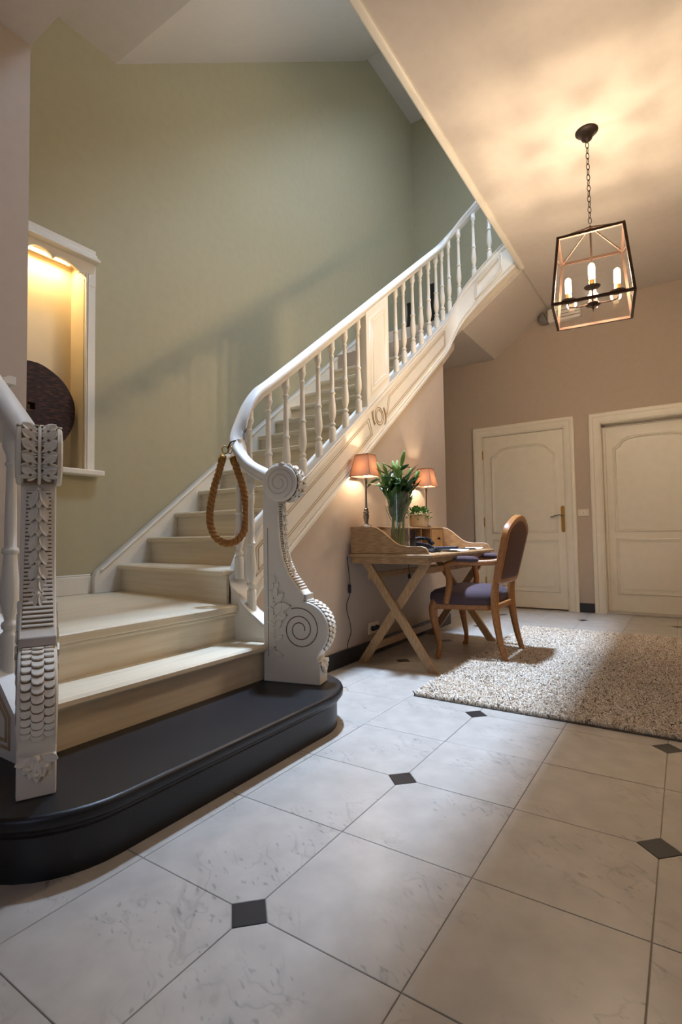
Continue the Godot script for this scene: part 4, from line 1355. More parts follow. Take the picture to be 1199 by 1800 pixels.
# ------------------------------------------------------------------ writing desk
func desk() -> void:
	var P := Vector3(-0.755, 0, -2.775)
	var t := thing("writing_desk", "oak campaign writing desk with crossed legs and a curved gallery", "desk", P)
	var o := Transform3D(Basis(), -P)
	var x0 := -1.066
	var x1 := -0.445
	var za := -2.145
	var zb := -3.405
	var top := 0.757
	var s := st()
	var side := o * Transform3D(Basis(Vector3(1, 0, 0), Vector3.UP, Vector3(0, 0, 1)), Vector3.ZERO)
	bx(s, Vector3(x0, top - 0.022, zb - 0.012), Vector3(x1, top, za + 0.012), 0.006, o)
	obj("top", s, M.oak_z, t)
	for e in [[Vector3(x0 + 0.01, top - 0.065, za - 0.022), Vector3(x1 - 0.03, top - 0.022, za - 0.002), "x"], [Vector3(x0 + 0.01, top - 0.065, zb + 0.002), Vector3(x1 - 0.03, top - 0.022, zb + 0.022), "x"], [Vector3(x1 - 0.05, top - 0.055, zb + 0.022), Vector3(x1 - 0.03, top - 0.022, za - 0.022), "z"]]:
		s = st()
		bx(s, e[0], e[1], 0.003, o)
		obj("apron", s, M["oak_" + e[2]], t)
	# gallery sides with their ogee edge
	var g := [Vector2(x0 + 0.005, top), Vector2(x1 - 0.03, top), Vector2(x1 - 0.035, top + 0.02), Vector2(x1 - 0.05, top + 0.042), Vector2(x1 - 0.08, top + 0.052), Vector2(-0.62, top + 0.052), Vector2(-0.67, top + 0.058), Vector2(-0.71, top + 0.075), Vector2(-0.76, top + 0.115), Vector2(-0.81, top + 0.155), Vector2(-0.85, top + 0.178), Vector2(-0.89, top + 0.188), Vector2(x0 + 0.005, top + 0.19)]
	for z in [za, zb + 0.02]:
		s = st()
		extrude(s, PackedVector2Array(g), z - 0.02, z, side, 0.003)
		obj("gallery_side", s, M.oak_x, t)
	s = st()
	bx(s, Vector3(x0 + 0.005, top, zb + 0.021), Vector3(x0 + 0.02, top + 0.186, za - 0.021), 0.002, o)
	obj("gallery_back", s, M.oak_z, t)
	# pigeon-hole unit: shelf, dividers, small drawers
	var uy := top + 0.188
	s = st()
	bx(s, Vector3(x0 + 0.02, uy - 0.014, zb + 0.021), Vector3(-0.885, uy, za - 0.021), 0.003, o)
	obj("shelf", s, M.oak_z, t)
	for z in [-2.42, -2.72, -2.95, -3.14]:
		s = st()
		bx(s, Vector3(x0 + 0.02, top, z - 0.006), Vector3(-0.892, uy - 0.014, z + 0.006), 0.002, o)
		obj("divider", s, M.oak_x, t)
	for e in [[-3.384, -3.148], [-2.412, -2.168]]:
		s = st()
		bx(s, Vector3(-1.03, top + 0.004, e[0]), Vector3(-0.888, uy - 0.017, e[1]), 0.003, o)
		var dr := obj("drawer", s, M.oak_z, t)
		s = st()
		lathe(s, [Vector2(0, 0), Vector2(0.005, 0), Vector2(0.005, 0.01), Vector2(0.011, 0.014), Vector2(0.012, 0.02), Vector2(0.008, 0.025), Vector2(0, 0.026)], 14, o * Transform3D(Basis(Vector3(0, 0, 1), Vector3(1, 0, 0), Vector3(0, 1, 0)), Vector3(-0.888, top + 0.09, (float(e[0]) + float(e[1])) * 0.5)))
		obj("knob", s, M.iron, dr)
	# crossed legs: each a straight bar turned in its own plane
	for z in [za - 0.04, zb + 0.04]:
		for e in [[-0.475, -0.975, 0.0], [-1.02, -0.505, -0.028]]:
			var a := Vector3(e[0], 0.0, z + float(e[2]))
			var b := Vector3(e[1], top - 0.03, z + float(e[2]))
			var d := (b - a).normalized()
			var nx := Vector3(d.y, -d.x, 0)
			s = st()
			var cx := 0.028 / d.y
			for q in 1:
				var f0 := Transform3D(Basis(Vector3.RIGHT, Vector3.BACK, Vector3.DOWN), a)
				var f1 := Transform3D(Basis(Vector3.RIGHT, Vector3.BACK, Vector3.DOWN), b)
				sweep(s, [f0, f1], PackedVector2Array([Vector2(-cx, -0.011), Vector2(-cx + 0.003, -0.014), Vector2(cx - 0.003, -0.014), Vector2(cx, -0.011), Vector2(cx, 0.011), Vector2(cx - 0.003, 0.014), Vector2(-cx + 0.003, 0.014), Vector2(-cx, 0.011)]))
			obj("leg", s, M.oak_y, t, o)
	# long bars between the leg frames
	for e in [[-0.945, 0.60, 0.045], [-0.555, 0.645, 0.045], [-0.94, 0.115, 0.05]]:
		s = st()
		bx(s, Vector3(e[0] - 0.011, e[1] - float(e[2]) * 0.5, zb + 0.06), Vector3(e[0] + 0.011, e[1] + float(e[2]) * 0.5, za - 0.05), 0.003, o)
		obj("stretcher", s, M.oak_z, t)
	for z in [za - 0.054, zb + 0.054]:
		s = st()
		lathe(s, [Vector2(0, -0.026), Vector2(0.012, -0.026), Vector2(0.012, -0.022), Vector2(0.007, -0.02), Vector2(0.007, 0.02), Vector2(0.012, 0.022), Vector2(0.012, 0.026), Vector2(0, 0.026)], 12, o * Transform3D(Basis(Vector3(1, 0, 0), Vector3(0, 0, 1), Vector3(0, -1, 0)), Vector3(-0.745, 0.395, z)))
		obj("pivot_bolt", s, M.iron, t)

# ------------------------------------------------------------------ armchair (faces -x)
func chair() -> void:
	var t := thing("armchair", "carved honey wood armchair with plum upholstery drawn up to the desk", "chair", Vector3(-0.385, 0, -2.86))
	var w: Material = M.honey_wood
	var s := st()
	# seat: upholstered pad, fuller in the middle
	var seat := [Vector2(-0.27, -0.27), Vector2(-0.285, 0.0), Vector2(-0.27, 0.27), Vector2(-0.22, 0.295), Vector2(0.115, 0.215), Vector2(0.14, 0.17), Vector2(0.14, -0.17), Vector2(0.115, -0.215), Vector2(-0.22, -0.295)]
	var ring := []
	for e in seat:
		ring.append(e)
	s.set_smooth_group(1)
	var lay := [[1.0, 0.388], [1.03, 0.402], [1.045, 0.435], [1.02, 0.465], [0.93, 0.487], [0.7, 0.503], [0.3, 0.511], [0.0, 0.512]]
	var cen := Vector2(-0.04, 0.0)
	for i in lay.size() - 1:
		for k in ring.size():
			var a: Vector2 = cen + (ring[k] - cen) * float(lay[i][0])
			var b: Vector2 = cen + (ring[(k + 1) % ring.size()] - cen) * float(lay[i][0])
			var c: Vector2 = cen + (ring[(k + 1) % ring.size()] - cen) * float(lay[i + 1][0])
			var d: Vector2 = cen + (ring[k] - cen) * float(lay[i + 1][0])
			var out := Vector3(a.x + b.x - 2 * cen.x, 0.6, a.y + b.y)
			if lay[i + 1][0] == 0.0:
				ft(s, Vector3(a.x, lay[i][1], a.y), Vector3(b.x, lay[i][1], b.y), Vector3(c.x, lay[i + 1][1], c.y), Vector3.UP)
			else:
				fq(s, Vector3(a.x, lay[i][1], a.y), Vector3(b.x, lay[i][1], b.y), Vector3(c.x, lay[i + 1][1], c.y), Vector3(d.x, lay[i + 1][1], d.y), out)
	obj("seat", s, M.plum_cloth, t)
	# seat rail
	s = st()
	var pl := PackedVector2Array()
	for e in seat:
		pl.append(Vector2(e.x, -e.y) * 1.01)
	extrude(s, pl, 0.352, 0.392, Transform3D(Basis(Vector3.RIGHT, Vector3(0, 0, -1), Vector3.UP), Vector3.ZERO), 0.006)
	obj("seat_rail", s, w, t)
	s = st()
	bx(s, Vector3(0.13, 0.352, -0.2), Vector3(0.172, 0.392, 0.2), 0.005)
	obj("seat_rail", s, w, t)
	# front cabriole legs
	for sg in [-1.0, 1.0]:
		s = st()
		var pts := smooth_path([Vector3(-0.235, 0.415, sg * 0.262), Vector3(-0.255, 0.36, sg * 0.28), Vector3(-0.252, 0.28, sg * 0.282), Vector3(-0.232, 0.18, sg * 0.272), Vector3(-0.218, 0.09, sg * 0.27), Vector3(-0.224, 0.03, sg * 0.28), Vector3(-0.236, 0.004, sg * 0.288)], 4)
		var rad := []
		for k in pts.size():
			var u := float(k) / (pts.size() - 1)
			rad.append(lerpf(0.036, 0.017, smoothstep(0.0, 0.75, u)) if u < 0.8 else lerpf(0.017, 0.023, (u - 0.8) / 0.2))
		tube(s, pts, rad, 10)
		obj("leg", s, w, t)
		# back leg and post in one sweep
		s = st()
		pts = smooth_path([Vector3(0.238, 0.009, sg * 0.215), Vector3(0.205, 0.12, sg * 0.212), Vector3(0.178, 0.26, sg * 0.208), Vector3(0.165, 0.40, sg * 0.203), Vector3(0.168, 0.50, sg * 0.2), Vector3(0.185, 0.60, sg * 0.205)], 4)
		rad = []
		for k in pts.size():
			var u := float(k) / (pts.size() - 1)
			rad.append(lerpf(0.019, 0.027, smoothstep(0.0, 0.6, u)) if u < 0.8 else lerpf(0.027, 0.022, (u - 0.8) / 0.2))
		tube(s, pts, rad, 10)
		obj("leg", s, w, t)
	# backrest: tilted frame of a rounded, arched outline
	var tilt := 0.235
	var bk := Transform3D(Basis(Vector3(0, 0, -1), Vector3(sin(tilt), cos(tilt), 0), Vector3(cos(tilt), -sin(tilt), 0)), Vector3(0.186, 0.555, 0))
	var outl := []
	for e in [Vector2(0, 0), Vector2(0.12, 0.0), Vector2(0.185, 0.002), Vector2(0.212, 0.016), Vector2(0.222, 0.05), Vector2(0.234, 0.18), Vector2(0.243, 0.31), Vector2(0.238, 0.352), Vector2(0.195, 0.392), Vector2(0.1, 0.432), Vector2(0, 0.448)]:
		outl.append(e)
	var loop := []
	for e in outl:
		loop.append(e)
	for k in range(outl.size() - 2, 0, -1):
		loop.append(Vector2(-outl[k].x, outl[k].y))
	var p3 := []
	for k in range(-1, loop.size() + 3):
		var e: Vector2 = loop[posmod(k, loop.size())]
		p3.append(bk * Vector3(e.x, e.y, 0))
	var dense := smooth_path(p3, 3)
	dense = dense.slice(3, dense.size() - 6)
	s = st()
	var fprof := PackedVector2Array([Vector2(-0.022, -0.018), Vector2(-0.012, -0.024), Vector2(0.012, -0.024), Vector2(0.022, -0.018), Vector2(0.024, 0.0), Vector2(0.022, 0.018), Vector2(0.012, 0.024), Vector2(-0.012, 0.024), Vector2(-0.022, 0.018), Vector2(-0.024, 0.0)])
	var fr := []
	for k in dense.size():
		var a: Vector3 = dense[maxi(k - 1, 0)]
		var b: Vector3 = dense[mini(k + 1, dense.size() - 1)]
		var tt := (b - a).normalized()
		var nn := bk.basis.z
		fr.append(Transform3D(Basis(tt.cross(nn), nn, -tt), dense[k]))
	sweep(s, fr, fprof, false, 0.9)
	obj("back_frame", s, w, t)
	# pads on both sides of the back
	for e in [[1.0, M.brown_cloth], [-1.0, M.plum_cloth]]:
		s = st()
		s.set_smooth_group(1)
		var c2 := Vector2(0, 0.22)
		var lv := [[0.955, 0.004], [0.93, 0.022], [0.85, 0.030], [0.55, 0.036], [0.0, 0.038]]
		for i in lv.size() - 1:
			for k in loop.size():
				var q := []
				for h in [[k, i], [k + 1, i], [k + 1, i + 1], [k, i + 1]]:
					var m: Vector2 = c2 + (loop[h[0] % loop.size()] - c2) * float(lv[h[1]][0])
					q.append(bk * Vector3(m.x, m.y, float(e[0]) * float(lv[h[1]][1])))
				if i == lv.size() - 2:
					ft(s, q[0], q[1], q[2], bk.basis.z * float(e[0]))
				else:
					fq(s, q[0], q[1], q[2], q[3], bk.basis.z * float(e[0]) + (q[0] - bk * Vector3(0, 0.22, 0)) * 2.0)
		obj("backrest_pad", s, e[1], t)
	# arms
	for sg in [-1.0, 1.0]:
		s = st()
		var pts := smooth_path([Vector3(0.226, 0.70, sg * 0.222), Vector3(0.17, 0.688, sg * 0.245), Vector3(0.08, 0.684, sg * 0.275), Vector3(-0.03, 0.688, sg * 0.293), Vector3(-0.11, 0.682, sg * 0.292), Vector3(-0.148, 0.668, sg * 0.288), Vector3(-0.16, 0.65, sg * 0.286)], 4)
		tube(s, pts, 0.021, 10)
		obj("arm", s, w, t)
		s = st()
		pts = smooth_path([Vector3(-0.148, 0.66, sg * 0.287), Vector3(-0.135, 0.60, sg * 0.284), Vector3(-0.128, 0.53, sg * 0.288), Vector3(-0.14, 0.46, sg * 0.29), Vector3(-0.158, 0.40, sg * 0.288)], 4)
		var rad := []
		for k in pts.size():
			rad.append(lerpf(0.020, 0.026, float(k) / (pts.size() - 1)))
		tube(s, pts, rad, 10)
		obj("arm_support", s, w, t)
		s = st()
		var pf := frames_along([Vector3(0.085, 0.70, sg * 0.274), Vector3(0.075, 0.703, sg * 0.277), Vector3(0.05, 0.706, sg * 0.283), Vector3(0.0, 0.708, sg * 0.291), Vector3(-0.05, 0.708, sg * 0.294), Vector3(-0.075, 0.704, sg * 0.294), Vector3(-0.085, 0.70, sg * 0.293)])
		sweep(s, pf, ring2(0.03, 14, 0.8), true, 1.2, [0.35, 0.75, 0.98, 1.05, 0.98, 0.75, 0.35])
		obj("arm_pad", s, M.plum_cloth, t)

const LANTERN := 0.31
const TABLE := 0.10
const NICHE := 0.22

# ------------------------------------------------------------------ things on the desk
func table_lamp(at: Vector3, label: String) -> void:
	var t := thing("table_lamp", label, "table lamp", at, 0.0, "matching table lamps on the desk")
	var s := st()
	lathe(s, [Vector2(0, 0), Vector2(0.042, 0), Vector2(0.043, 0.006), Vector2(0.034, 0.012), Vector2(0.018, 0.018), Vector2(0.012, 0.03), Vector2(0.017, 0.048), Vector2(0.021, 0.066), Vector2(0.021, 0.082), Vector2(0.016, 0.09), Vector2(0.022, 0.096), Vector2(0.022, 0.104), Vector2(0.015, 0.11), Vector2(0.017, 0.124), Vector2(0.010, 0.13), Vector2(0.0085, 0.14), Vector2(0.0075, 0.30), Vector2(0.0, 0.30)], 20, Transform3D.IDENTITY, 0.9)
	obj("base", s, M.pewter, t)
	s = st()
	lathe(s, [Vector2(0, 0.295), Vector2(0.0095, 0.295), Vector2(0.013, 0.31), Vector2(0.013, 0.345), Vector2(0, 0.345)], 16)
	obj("lamp_holder", s, M.pewter, t)
	s = st()
	lathe(s, [Vector2(0, 0.345), Vector2(0.010, 0.347), Vector2(0.013, 0.37), Vector2(0.021, 0.40), Vector2(0.022, 0.415), Vector2(0.016, 0.43), Vector2(0, 0.436)], 16, Transform3D.IDENTITY, 1.5)
	var b := obj("bulb", s, M.bulb_glow, t)
	warm_bulb(b, "bulb_light", Vector3(0, 0.405, 0), TABLE, 0.015)
	# square tapered shade, open above and below
	var y0 := 0.352
	var y1 := 0.505
	var h0 := 0.082
	var h1 := 0.052
	s = st()
	s.set_smooth_group(-1)
	var cor := [Vector2(-1, -1), Vector2(1, -1), Vector2(1, 1), Vector2(-1, 1)]
	for k in 4:
		var a: Vector2 = cor[k]
		var c: Vector2 = cor[(k + 1) % 4]
		var th := 0.0012
		fq(s, Vector3(a.x * h0, y0, a.y * h0), Vector3(c.x * h0, y0, c.y * h0), Vector3(c.x * h1, y1, c.y * h1), Vector3(a.x * h1, y1, a.y * h1), Vector3(a.x + c.x, 0, a.y + c.y))
	obj("shade", s, M.brown_shade, t)
	s = st()
	for e in [[y0, h0], [y1, h1]]:
		var pts := []
		for k in 4:
			pts.append(Vector3(cor[k].x * float(e[1]), e[0], cor[k].y * float(e[1])))
		for k in 4:
			tube(s, [pts[k], pts[(k + 1) % 4]], 0.0022, 6)
	for k in 4:
		tube(s, [Vector3(cor[k].x * h0, y0, cor[k].y * h0), Vector3(cor[k].x * h1, y1, cor[k].y * h1)], 0.0014, 6)
	obj("shade_trim", s, M.shade_trim, t)
	s = st()
	for k in 2:
		var a: Vector2 = cor[k]
		tube(s, [Vector3(a.x * h1, y1 - 0.01, a.y * h1), Vector3(-a.x * h1, y1 - 0.01, -a.y * h1)], 0.0013, 5)
	obj("shade_carrier", s, M.pewter, t)

func desk_things() -> void:
	var uy := 0.9455
	table_lamp(Vector3(-0.972, uy, -2.215), "brown shaded pewter table lamp on the desk beside the lily vase")
	table_lamp(Vector3(-0.972, uy, -3.235), "brown shaded pewter table lamp on the desk behind the potted plant")
	# lamp cord down the wall with its inline switch
	var c := thing("lamp_cord", "thin black lamp cord with inline switch hanging behind the desk", "cord", Vector3(-1.068, 0.085, -2.14))
	var o := Transform3D(Basis(), -c.position)
	var s := st()
	tube(s, smooth_path([Vector3(-1.074, 0.74, -2.12), Vector3(-1.072, 0.71, -2.118), Vector3(-1.068, 0.62, -2.13), Vector3(-1.068, 0.53, -2.14), Vector3(-1.066, 0.47, -2.128), Vector3(-1.066, 0.42, -2.092), Vector3(-1.066, 0.36, -2.095), Vector3(-1.066, 0.28, -2.13), Vector3(-1.066, 0.215, -2.14), Vector3(-1.064, 0.16, -2.10), Vector3(-1.064, 0.12, -2.09), Vector3(-1.062, 0.088, -2.115)], 5), 0.0028, 6)
	obj("wire", s, M.black_plastic, c, o)
	s = st()
	bx(s, Vector3(-1.076, 0.485, -2.145), Vector3(-1.058, 0.545, -2.123), 0.005)
	obj("inline_switch", s, M.black_plastic, c, o)

	var hc := thing("hanging_plug", "thin black cable end dangling under the desk top", "cable", Vector3(-0.79, 0.568, -2.5))
	s = st()
	tube(s, smooth_path([Vector3(0, 0.166, 0), Vector3(0.001, 0.1, 0), Vector3(0.0, 0.07, 0.001), Vector3(0.004, 0.03, 0.002)], 4), 0.0025, 6)
	obj("wire", s, M.black_plastic, hc)
	s = st()
	bx(s, Vector3(-0.006, 0.0, -0.006), Vector3(0.014, 0.034, 0.008), 0.003)
	obj("plug", s, M.black_plastic, hc)

	# glass vase
	var vp := Vector3(-0.755, 0.7575, -2.275)
	var v := thing("glass_vase", "tall clear glass cylinder vase holding the lilies", "vase", vp)
	s = st()
	lathe(s, [Vector2(0.0, 0.0), Vector2(0.076, 0.0), Vector2(0.08, 0.004), Vector2(0.082, 0.42), Vector2(0.0795, 0.42), Vector2(0.0775, 0.014), Vector2(0.0, 0.012)], 36)
	obj("glass", s, M.vase_glass, v)
	s = st()
	lathe(s, [Vector2(0.0, 0.0125), Vector2(0.077, 0.0145), Vector2(0.0772, 0.085), Vector2(0.0, 0.085)], 36)
	obj("water", s, M.water, v)
	lilies(vp)

	# potted plant
	var pp := Vector3(-0.945, uy, -3.02)
	var p := thing("potted_plant", "small bushy green plant in a speckled straw pot on the desk", "plant", pp)
	s = st()
	lathe(s, [Vector2(0, 0), Vector2(0.062, 0), Vector2(0.07, 0.008), Vector2(0.078, 0.06), Vector2(0.08, 0.1), Vector2(0.083, 0.104), Vector2(0.078, 0.108), Vector2(0.072, 0.1), Vector2(0, 0.095)], 28)
	obj("pot", s, M.basket, p)
	s = st()
	for k in 330:
		var a := rng.randf() * TAU
		var e := rng.randf_range(-0.25, 1.35)
		var d := Vector3(cos(a) * cos(e), sin(e), sin(a) * cos(e))
		var r := rng.randf_range(0.5, 1.0)
		var at := Vector3(0, 0.098, 0) + Vector3(d.x * 0.1, d.y * 0.065, d.z * 0.1) * r
		if e < 0.1:
			at.y -= rng.randf_range(0.0, 0.02)
		petal(s, at, d + Vector3(rng.randf_range(-0.6, 0.6), rng.randf_range(-0.4, 0.5), rng.randf_range(-0.6, 0.6)), Vector3.UP + d * 0.6, rng.randf_range(0.02, 0.032), rng.randf_range(0.013, 0.02), 0.1, 0.0, 0.5, 3, 0.2)
	var f := obj("foliage", s, M.leaf_light, p)
	f.set_meta("kind", "stuff")

	# telephone on the desk
	var ph := thing("telephone", "black desk telephone with handset standing under the small plant", "telephone", Vector3(-0.80, 0.7575, -2.80), 0.5)
	s = st()
	extrude(s, PackedVector2Array([Vector2(-0.085, 0.0), Vector2(0.085, 0.0), Vector2(0.085, 0.018), Vector2(0.03, 0.055), Vector2(-0.06, 0.075), Vector2(-0.085, 0.06)]), -0.075, 0.075, Transform3D.IDENTITY, 0.006)
	obj("base", s, M.blue_black_plastic, ph)
	s = st()
	var n := Vector3(0.037, 0.055, 0).normalized()
	for i in 4:
		for j in 3:
			var u := (i + 0.5) / 4.0
			var b := Vector3(lerpf(0.035, 0.08, u), lerpf(0.0516, 0.0214, u), (j - 0.2) * 0.021)
			bx(s, Vector3(-0.005, -0.001, -0.007), Vector3(0.005, 0.004, 0.007), 0.0015, Transform3D(Basis(Vector3.BACK, -0.59), b))
	obj("keypad", s, M.grey_plastic, ph)
	s = st()
	tube(s, smooth_path([Vector3(-0.075, 0.085, -0.05), Vector3(-0.04, 0.098, -0.052), Vector3(0.03, 0.088, -0.052), Vector3(0.07, 0.045, -0.05)], 4), [0.02, 0.021, 0.018, 0.014, 0.013, 0.013, 0.013, 0.013, 0.013, 0.015, 0.018, 0.021, 0.02], 10)
	obj("handset", s, M.black_plastic, ph)
	s = st()
	bx(s, Vector3(-0.05, 0.076, 0.0), Vector3(0.0, 0.1, 0.07), 0.004, Transform3D(Basis(Vector3.BACK, -0.3), Vector3(0.02, 0.0, 0)))
	obj("display", s, M.blue_black_plastic, ph)
	# upright dark cup of pens behind it
	var cu := thing("pen_holder", "black pen holder with dark pens at the desk pigeon-holes", "pen holder", Vector3(-0.84, 0.7575, -2.655))
	s = st()
	lathe(s, [Vector2(0, 0), Vector2(0.034, 0), Vector2(0.036, 0.004), Vector2(0.036, 0.1), Vector2(0.033, 0.1), Vector2(0.031, 0.006), Vector2(0, 0.006)], 20)
	obj("cup", s, M.black_plastic, cu)
	for k in 6:
		s = st()
		var a := k * 1.05
		tube(s, [Vector3(cos(a) * 0.012, 0.008, sin(a) * 0.012), Vector3(cos(a) * 0.036, 0.15 + 0.012 * (k % 3), sin(a) * 0.036)], 0.0045, 7)
		obj("pen", s, M.black_plastic if k % 2 else M.blue_black_plastic, cu)
	# coiled black cable
	var cb := thing("coiled_cable", "loose coil of black cable at the front of the desk", "cable", Vector3(-0.60, 0.7575, -2.50))
	s = st()
	var cp := []
	for k in 60:
		var a := k * 0.42
		cp.append(Vector3(cos(a) * (0.045 + 0.012 * sin(k * 0.9)), 0.006 + 0.0055 * int(k / 15) + 0.003 * sin(k * 1.7), sin(a) * (0.06 + 0.012 * cos(k * 0.7))))
	tube(s, cp, 0.0045, 6)
	obj("cable", s, M.black_plastic, cb)
	# dark folder with papers
	var fo := thing("folder", "dark open folder lying on the desk", "folder", Vector3(-0.70, 0.7575, -3.02), 0.25)
	s = st()
	extrude(s, PackedVector2Array([Vector2(-0.13, -0.1), Vector2(0.11, -0.1), Vector2(0.13, 0.02), Vector2(0.12, 0.11), Vector2(-0.12, 0.1)]), 0.0, 0.012, Transform3D(Basis(Vector3.RIGHT, Vector3(0, 0, -1), Vector3.UP), Vector3.ZERO), 0.003)
	obj("cover", s, M.dark_cover, fo)
	s = st()
	bx(s, Vector3(-0.1, 0.012, -0.07), Vector3(0.08, 0.028, 0.075), 0.004)
	obj("inner_sleeve", s, M.dark_cover, fo)
	for e in [[Vector3(-0.60, 0.7578, -3.262), 0.0, "white sheet of paper lying at the end of the desk"], [Vector3(-0.54, 0.7578, -2.74), -0.1, "pale sheet of paper beside the dark folder"]]:
		var pa := thing("paper_sheet", e[2], "paper", e[0], e[1])
		s = st()
		s.set_smooth_group(1)
		for i in 6:
			var a := -0.105 + 0.035 * i
			var ya := 0.001 + 0.012 * pow(absf(a) / 0.105, 3.0)
			var yb := 0.001 + 0.012 * pow(absf(a + 0.035) / 0.105, 3.0)
			fq(s, Vector3(-0.075, ya, a), Vector3(0.075, ya, a), Vector3(0.075, yb, a + 0.035), Vector3(-0.075, yb, a + 0.035), Vector3.UP)
		obj("sheet", s, M.paper, pa)

func lilies(vp: Vector3) -> void:
	var t := thing("lily_bouquet", "bunch of green lily buds with long leaves standing in the vase", "flowers", vp + Vector3(0, 0.015, 0))
	var variants := []
	for k in 5:
		var s := st()
		petal(s, Vector3.ZERO, Vector3.UP, Vector3.BACK, 1.0, 0.19 + 0.035 * k, [0.12, 0.3, 0.55, 0.75, -0.2][k], 0.0, 0.42, 9, 0.28)
		variants.append(done(s))
	var bs := st()
	lathe(bs, [Vector2(0, 0), Vector2(0.006, 0.002), Vector2(0.010, 0.02), Vector2(0.0135, 0.045), Vector2(0.0125, 0.07), Vector2(0.007, 0.09), Vector2(0.002, 0.1), Vector2(0, 0.1)], 9, Transform3D.IDENTITY, 1.5)
	var bud := done(bs)
	var lm := [M.leaf_green, M.leaf_dark, M.leaf_green, M.leaf_dark, M.leaf_light]
	for k in 9:
		var a := TAU * k / 9.0 + 0.3
		var r0 := 0.018 + 0.03 * float(k % 3) / 2.0
		var r1 := 0.035 + 0.095 * float((k * 2) % 5) / 4.0
		var h := rng.randf_range(0.5, 0.6) - r1 * 0.6
		var foot := Vector3(cos(a + 0.9) * r0, 0.0, sin(a + 0.9) * r0)
		var head := Vector3(cos(a) * r1 * 1.15, h, sin(a) * r1 * 1.15)
		var mid := Vector3(cos(a) * (0.02 + r1 * 0.3), 0.3, sin(a) * (0.02 + r1 * 0.3))
		var pts := smooth_path([foot, foot.lerp(mid, 0.5), mid, mid.lerp(head, 0.5) + Vector3(cos(a), 0, sin(a)) * 0.006, head], 4)
		var s := st()
		tube(s, pts, 0.0042, 7)
		var stem := obj("stem", s, M.stem_green, t)
		# leaves up the stem; those inside the vase hug it
		for q in 17:
			var u := lerpf(0.34, 0.98, q / 16.0)
			var at: Vector3 = pts[int(u * (pts.size() - 1))]
			var la := a * 0.4 + q * 2.4 + k
			var inside: bool = at.y < 0.40
			var lift := 1.7 if inside else rng.randf_range(0.1, 1.2)
			if inside:
				lift = rng.randf_range(1.6, 3.0)
			var d := Vector3(cos(la), lift, sin(la)).normalized()
			var z := Vector3(cos(la), 0, sin(la))
			var n := (-z + Vector3.UP * 0.4) if inside else Vector3.UP - d * d.y
			n = (n - d * d.dot(n)).normalized()
			var l := rng.randf_range(0.12, 0.17) if inside else rng.randf_range(0.10, 0.185)
			var v: int = [0, 4][q % 2] if inside else rng.randi_range(0, 3)
			var cvec := d.cross(n) * l
			var bas := Basis(cvec, d * l, (n if inside else -n) * l)
			inst("leaf", variants[v], lm[rng.randi_range(0, 4)], stem, Transform3D(bas, at))
		# one or two buds at the tip
		for q in (2 if k % 2 else 1):
			var d := (Vector3(cos(a + q), 3.2 - q, sin(a + q))).normalized()
			var x := d.cross(Vector3.BACK).normalized()
			var sc := rng.randf_range(0.85, 1.15)
			inst("bud", bud, M.bud_green, stem, Transform3D(Basis(x, d, x.cross(d)).scaled(Vector3.ONE * sc), head + d * 0.002))

# ------------------------------------------------------------------ rug
func rug() -> void:
	var x0 := -0.385
	var x1 := 1.45
	var z0 := -4.08
	var z1 := -1.70
	var t := thing("shaggy_rug", "thick mottled cream and brown shaggy wool rug on the marble floor", "rug", Vector3((x0 + x1) * 0.5, 0, (z0 + z1) * 0.5))
	var hx := (x1 - x0) * 0.5
	var hz := (z1 - z0) * 0.5
	var s := st()
	bx(s, Vector3(-hx, 0.0005, -hz), Vector3(hx, 0.008, hz), 0.002)
	obj("backing", s, M.rug_backing, t)
	# curled tufts, each in one of a few yarn colours
	s = st()
	tube(s, [Vector3(0, 0, 0), Vector3(0.0015, 0.009, 0), Vector3(0.006, 0.0155, 0.001), Vector3(0.010, 0.0165, 0.003)], [0.0020, 0.0026, 0.0023, 0.0013], 4)
	var mm := MultiMesh.new()
	mm.transform_format = MultiMesh.TRANSFORM_3D
	mm.use_colors = true
	mm.mesh = done(s)
	var sp := 0.0060
	var nx := int(hx * 2 / sp)
	var nz := int(hz * 2 / sp)
	mm.instance_count = nx * nz
	var yarn := [c8(240, 228, 210), c8(228, 212, 190), c8(214, 196, 172), c8(246, 240, 228), c8(200, 180, 154), c8(156, 136, 114), c8(108, 92, 80)]
	var share := [0.28, 0.52, 0.68, 0.84, 0.92, 0.975, 1.0]
	var k := 0
	for i in nx:
		for j in nz:
			var p := Vector3(-hx + (i + rng.randf()) * sp, 0.006, -hz + (j + rng.randf()) * sp)
			var b := Basis(Vector3.UP, rng.randf() * TAU) * Basis(Vector3.RIGHT, rng.randf_range(-0.3, 0.3))
			var f := rng.randf_range(0.8, 1.3)
			mm.set_instance_transform(k, Transform3D(b.scaled(Vector3(f, f * rng.randf_range(0.8, 1.2), f)), p))
			var r := rng.randf()
			var c := 0
			while c < 6 and r > share[c]:
				c += 1
			mm.set_instance_color(k, yarn[c].srgb_to_linear())
			k += 1
	var mi := MultiMeshInstance3D.new()
	mi.multimesh = mm
	mi.material_override = M.wool_pile
	put(mi, "pile", t)
	mi.set_meta("kind", "stuff")

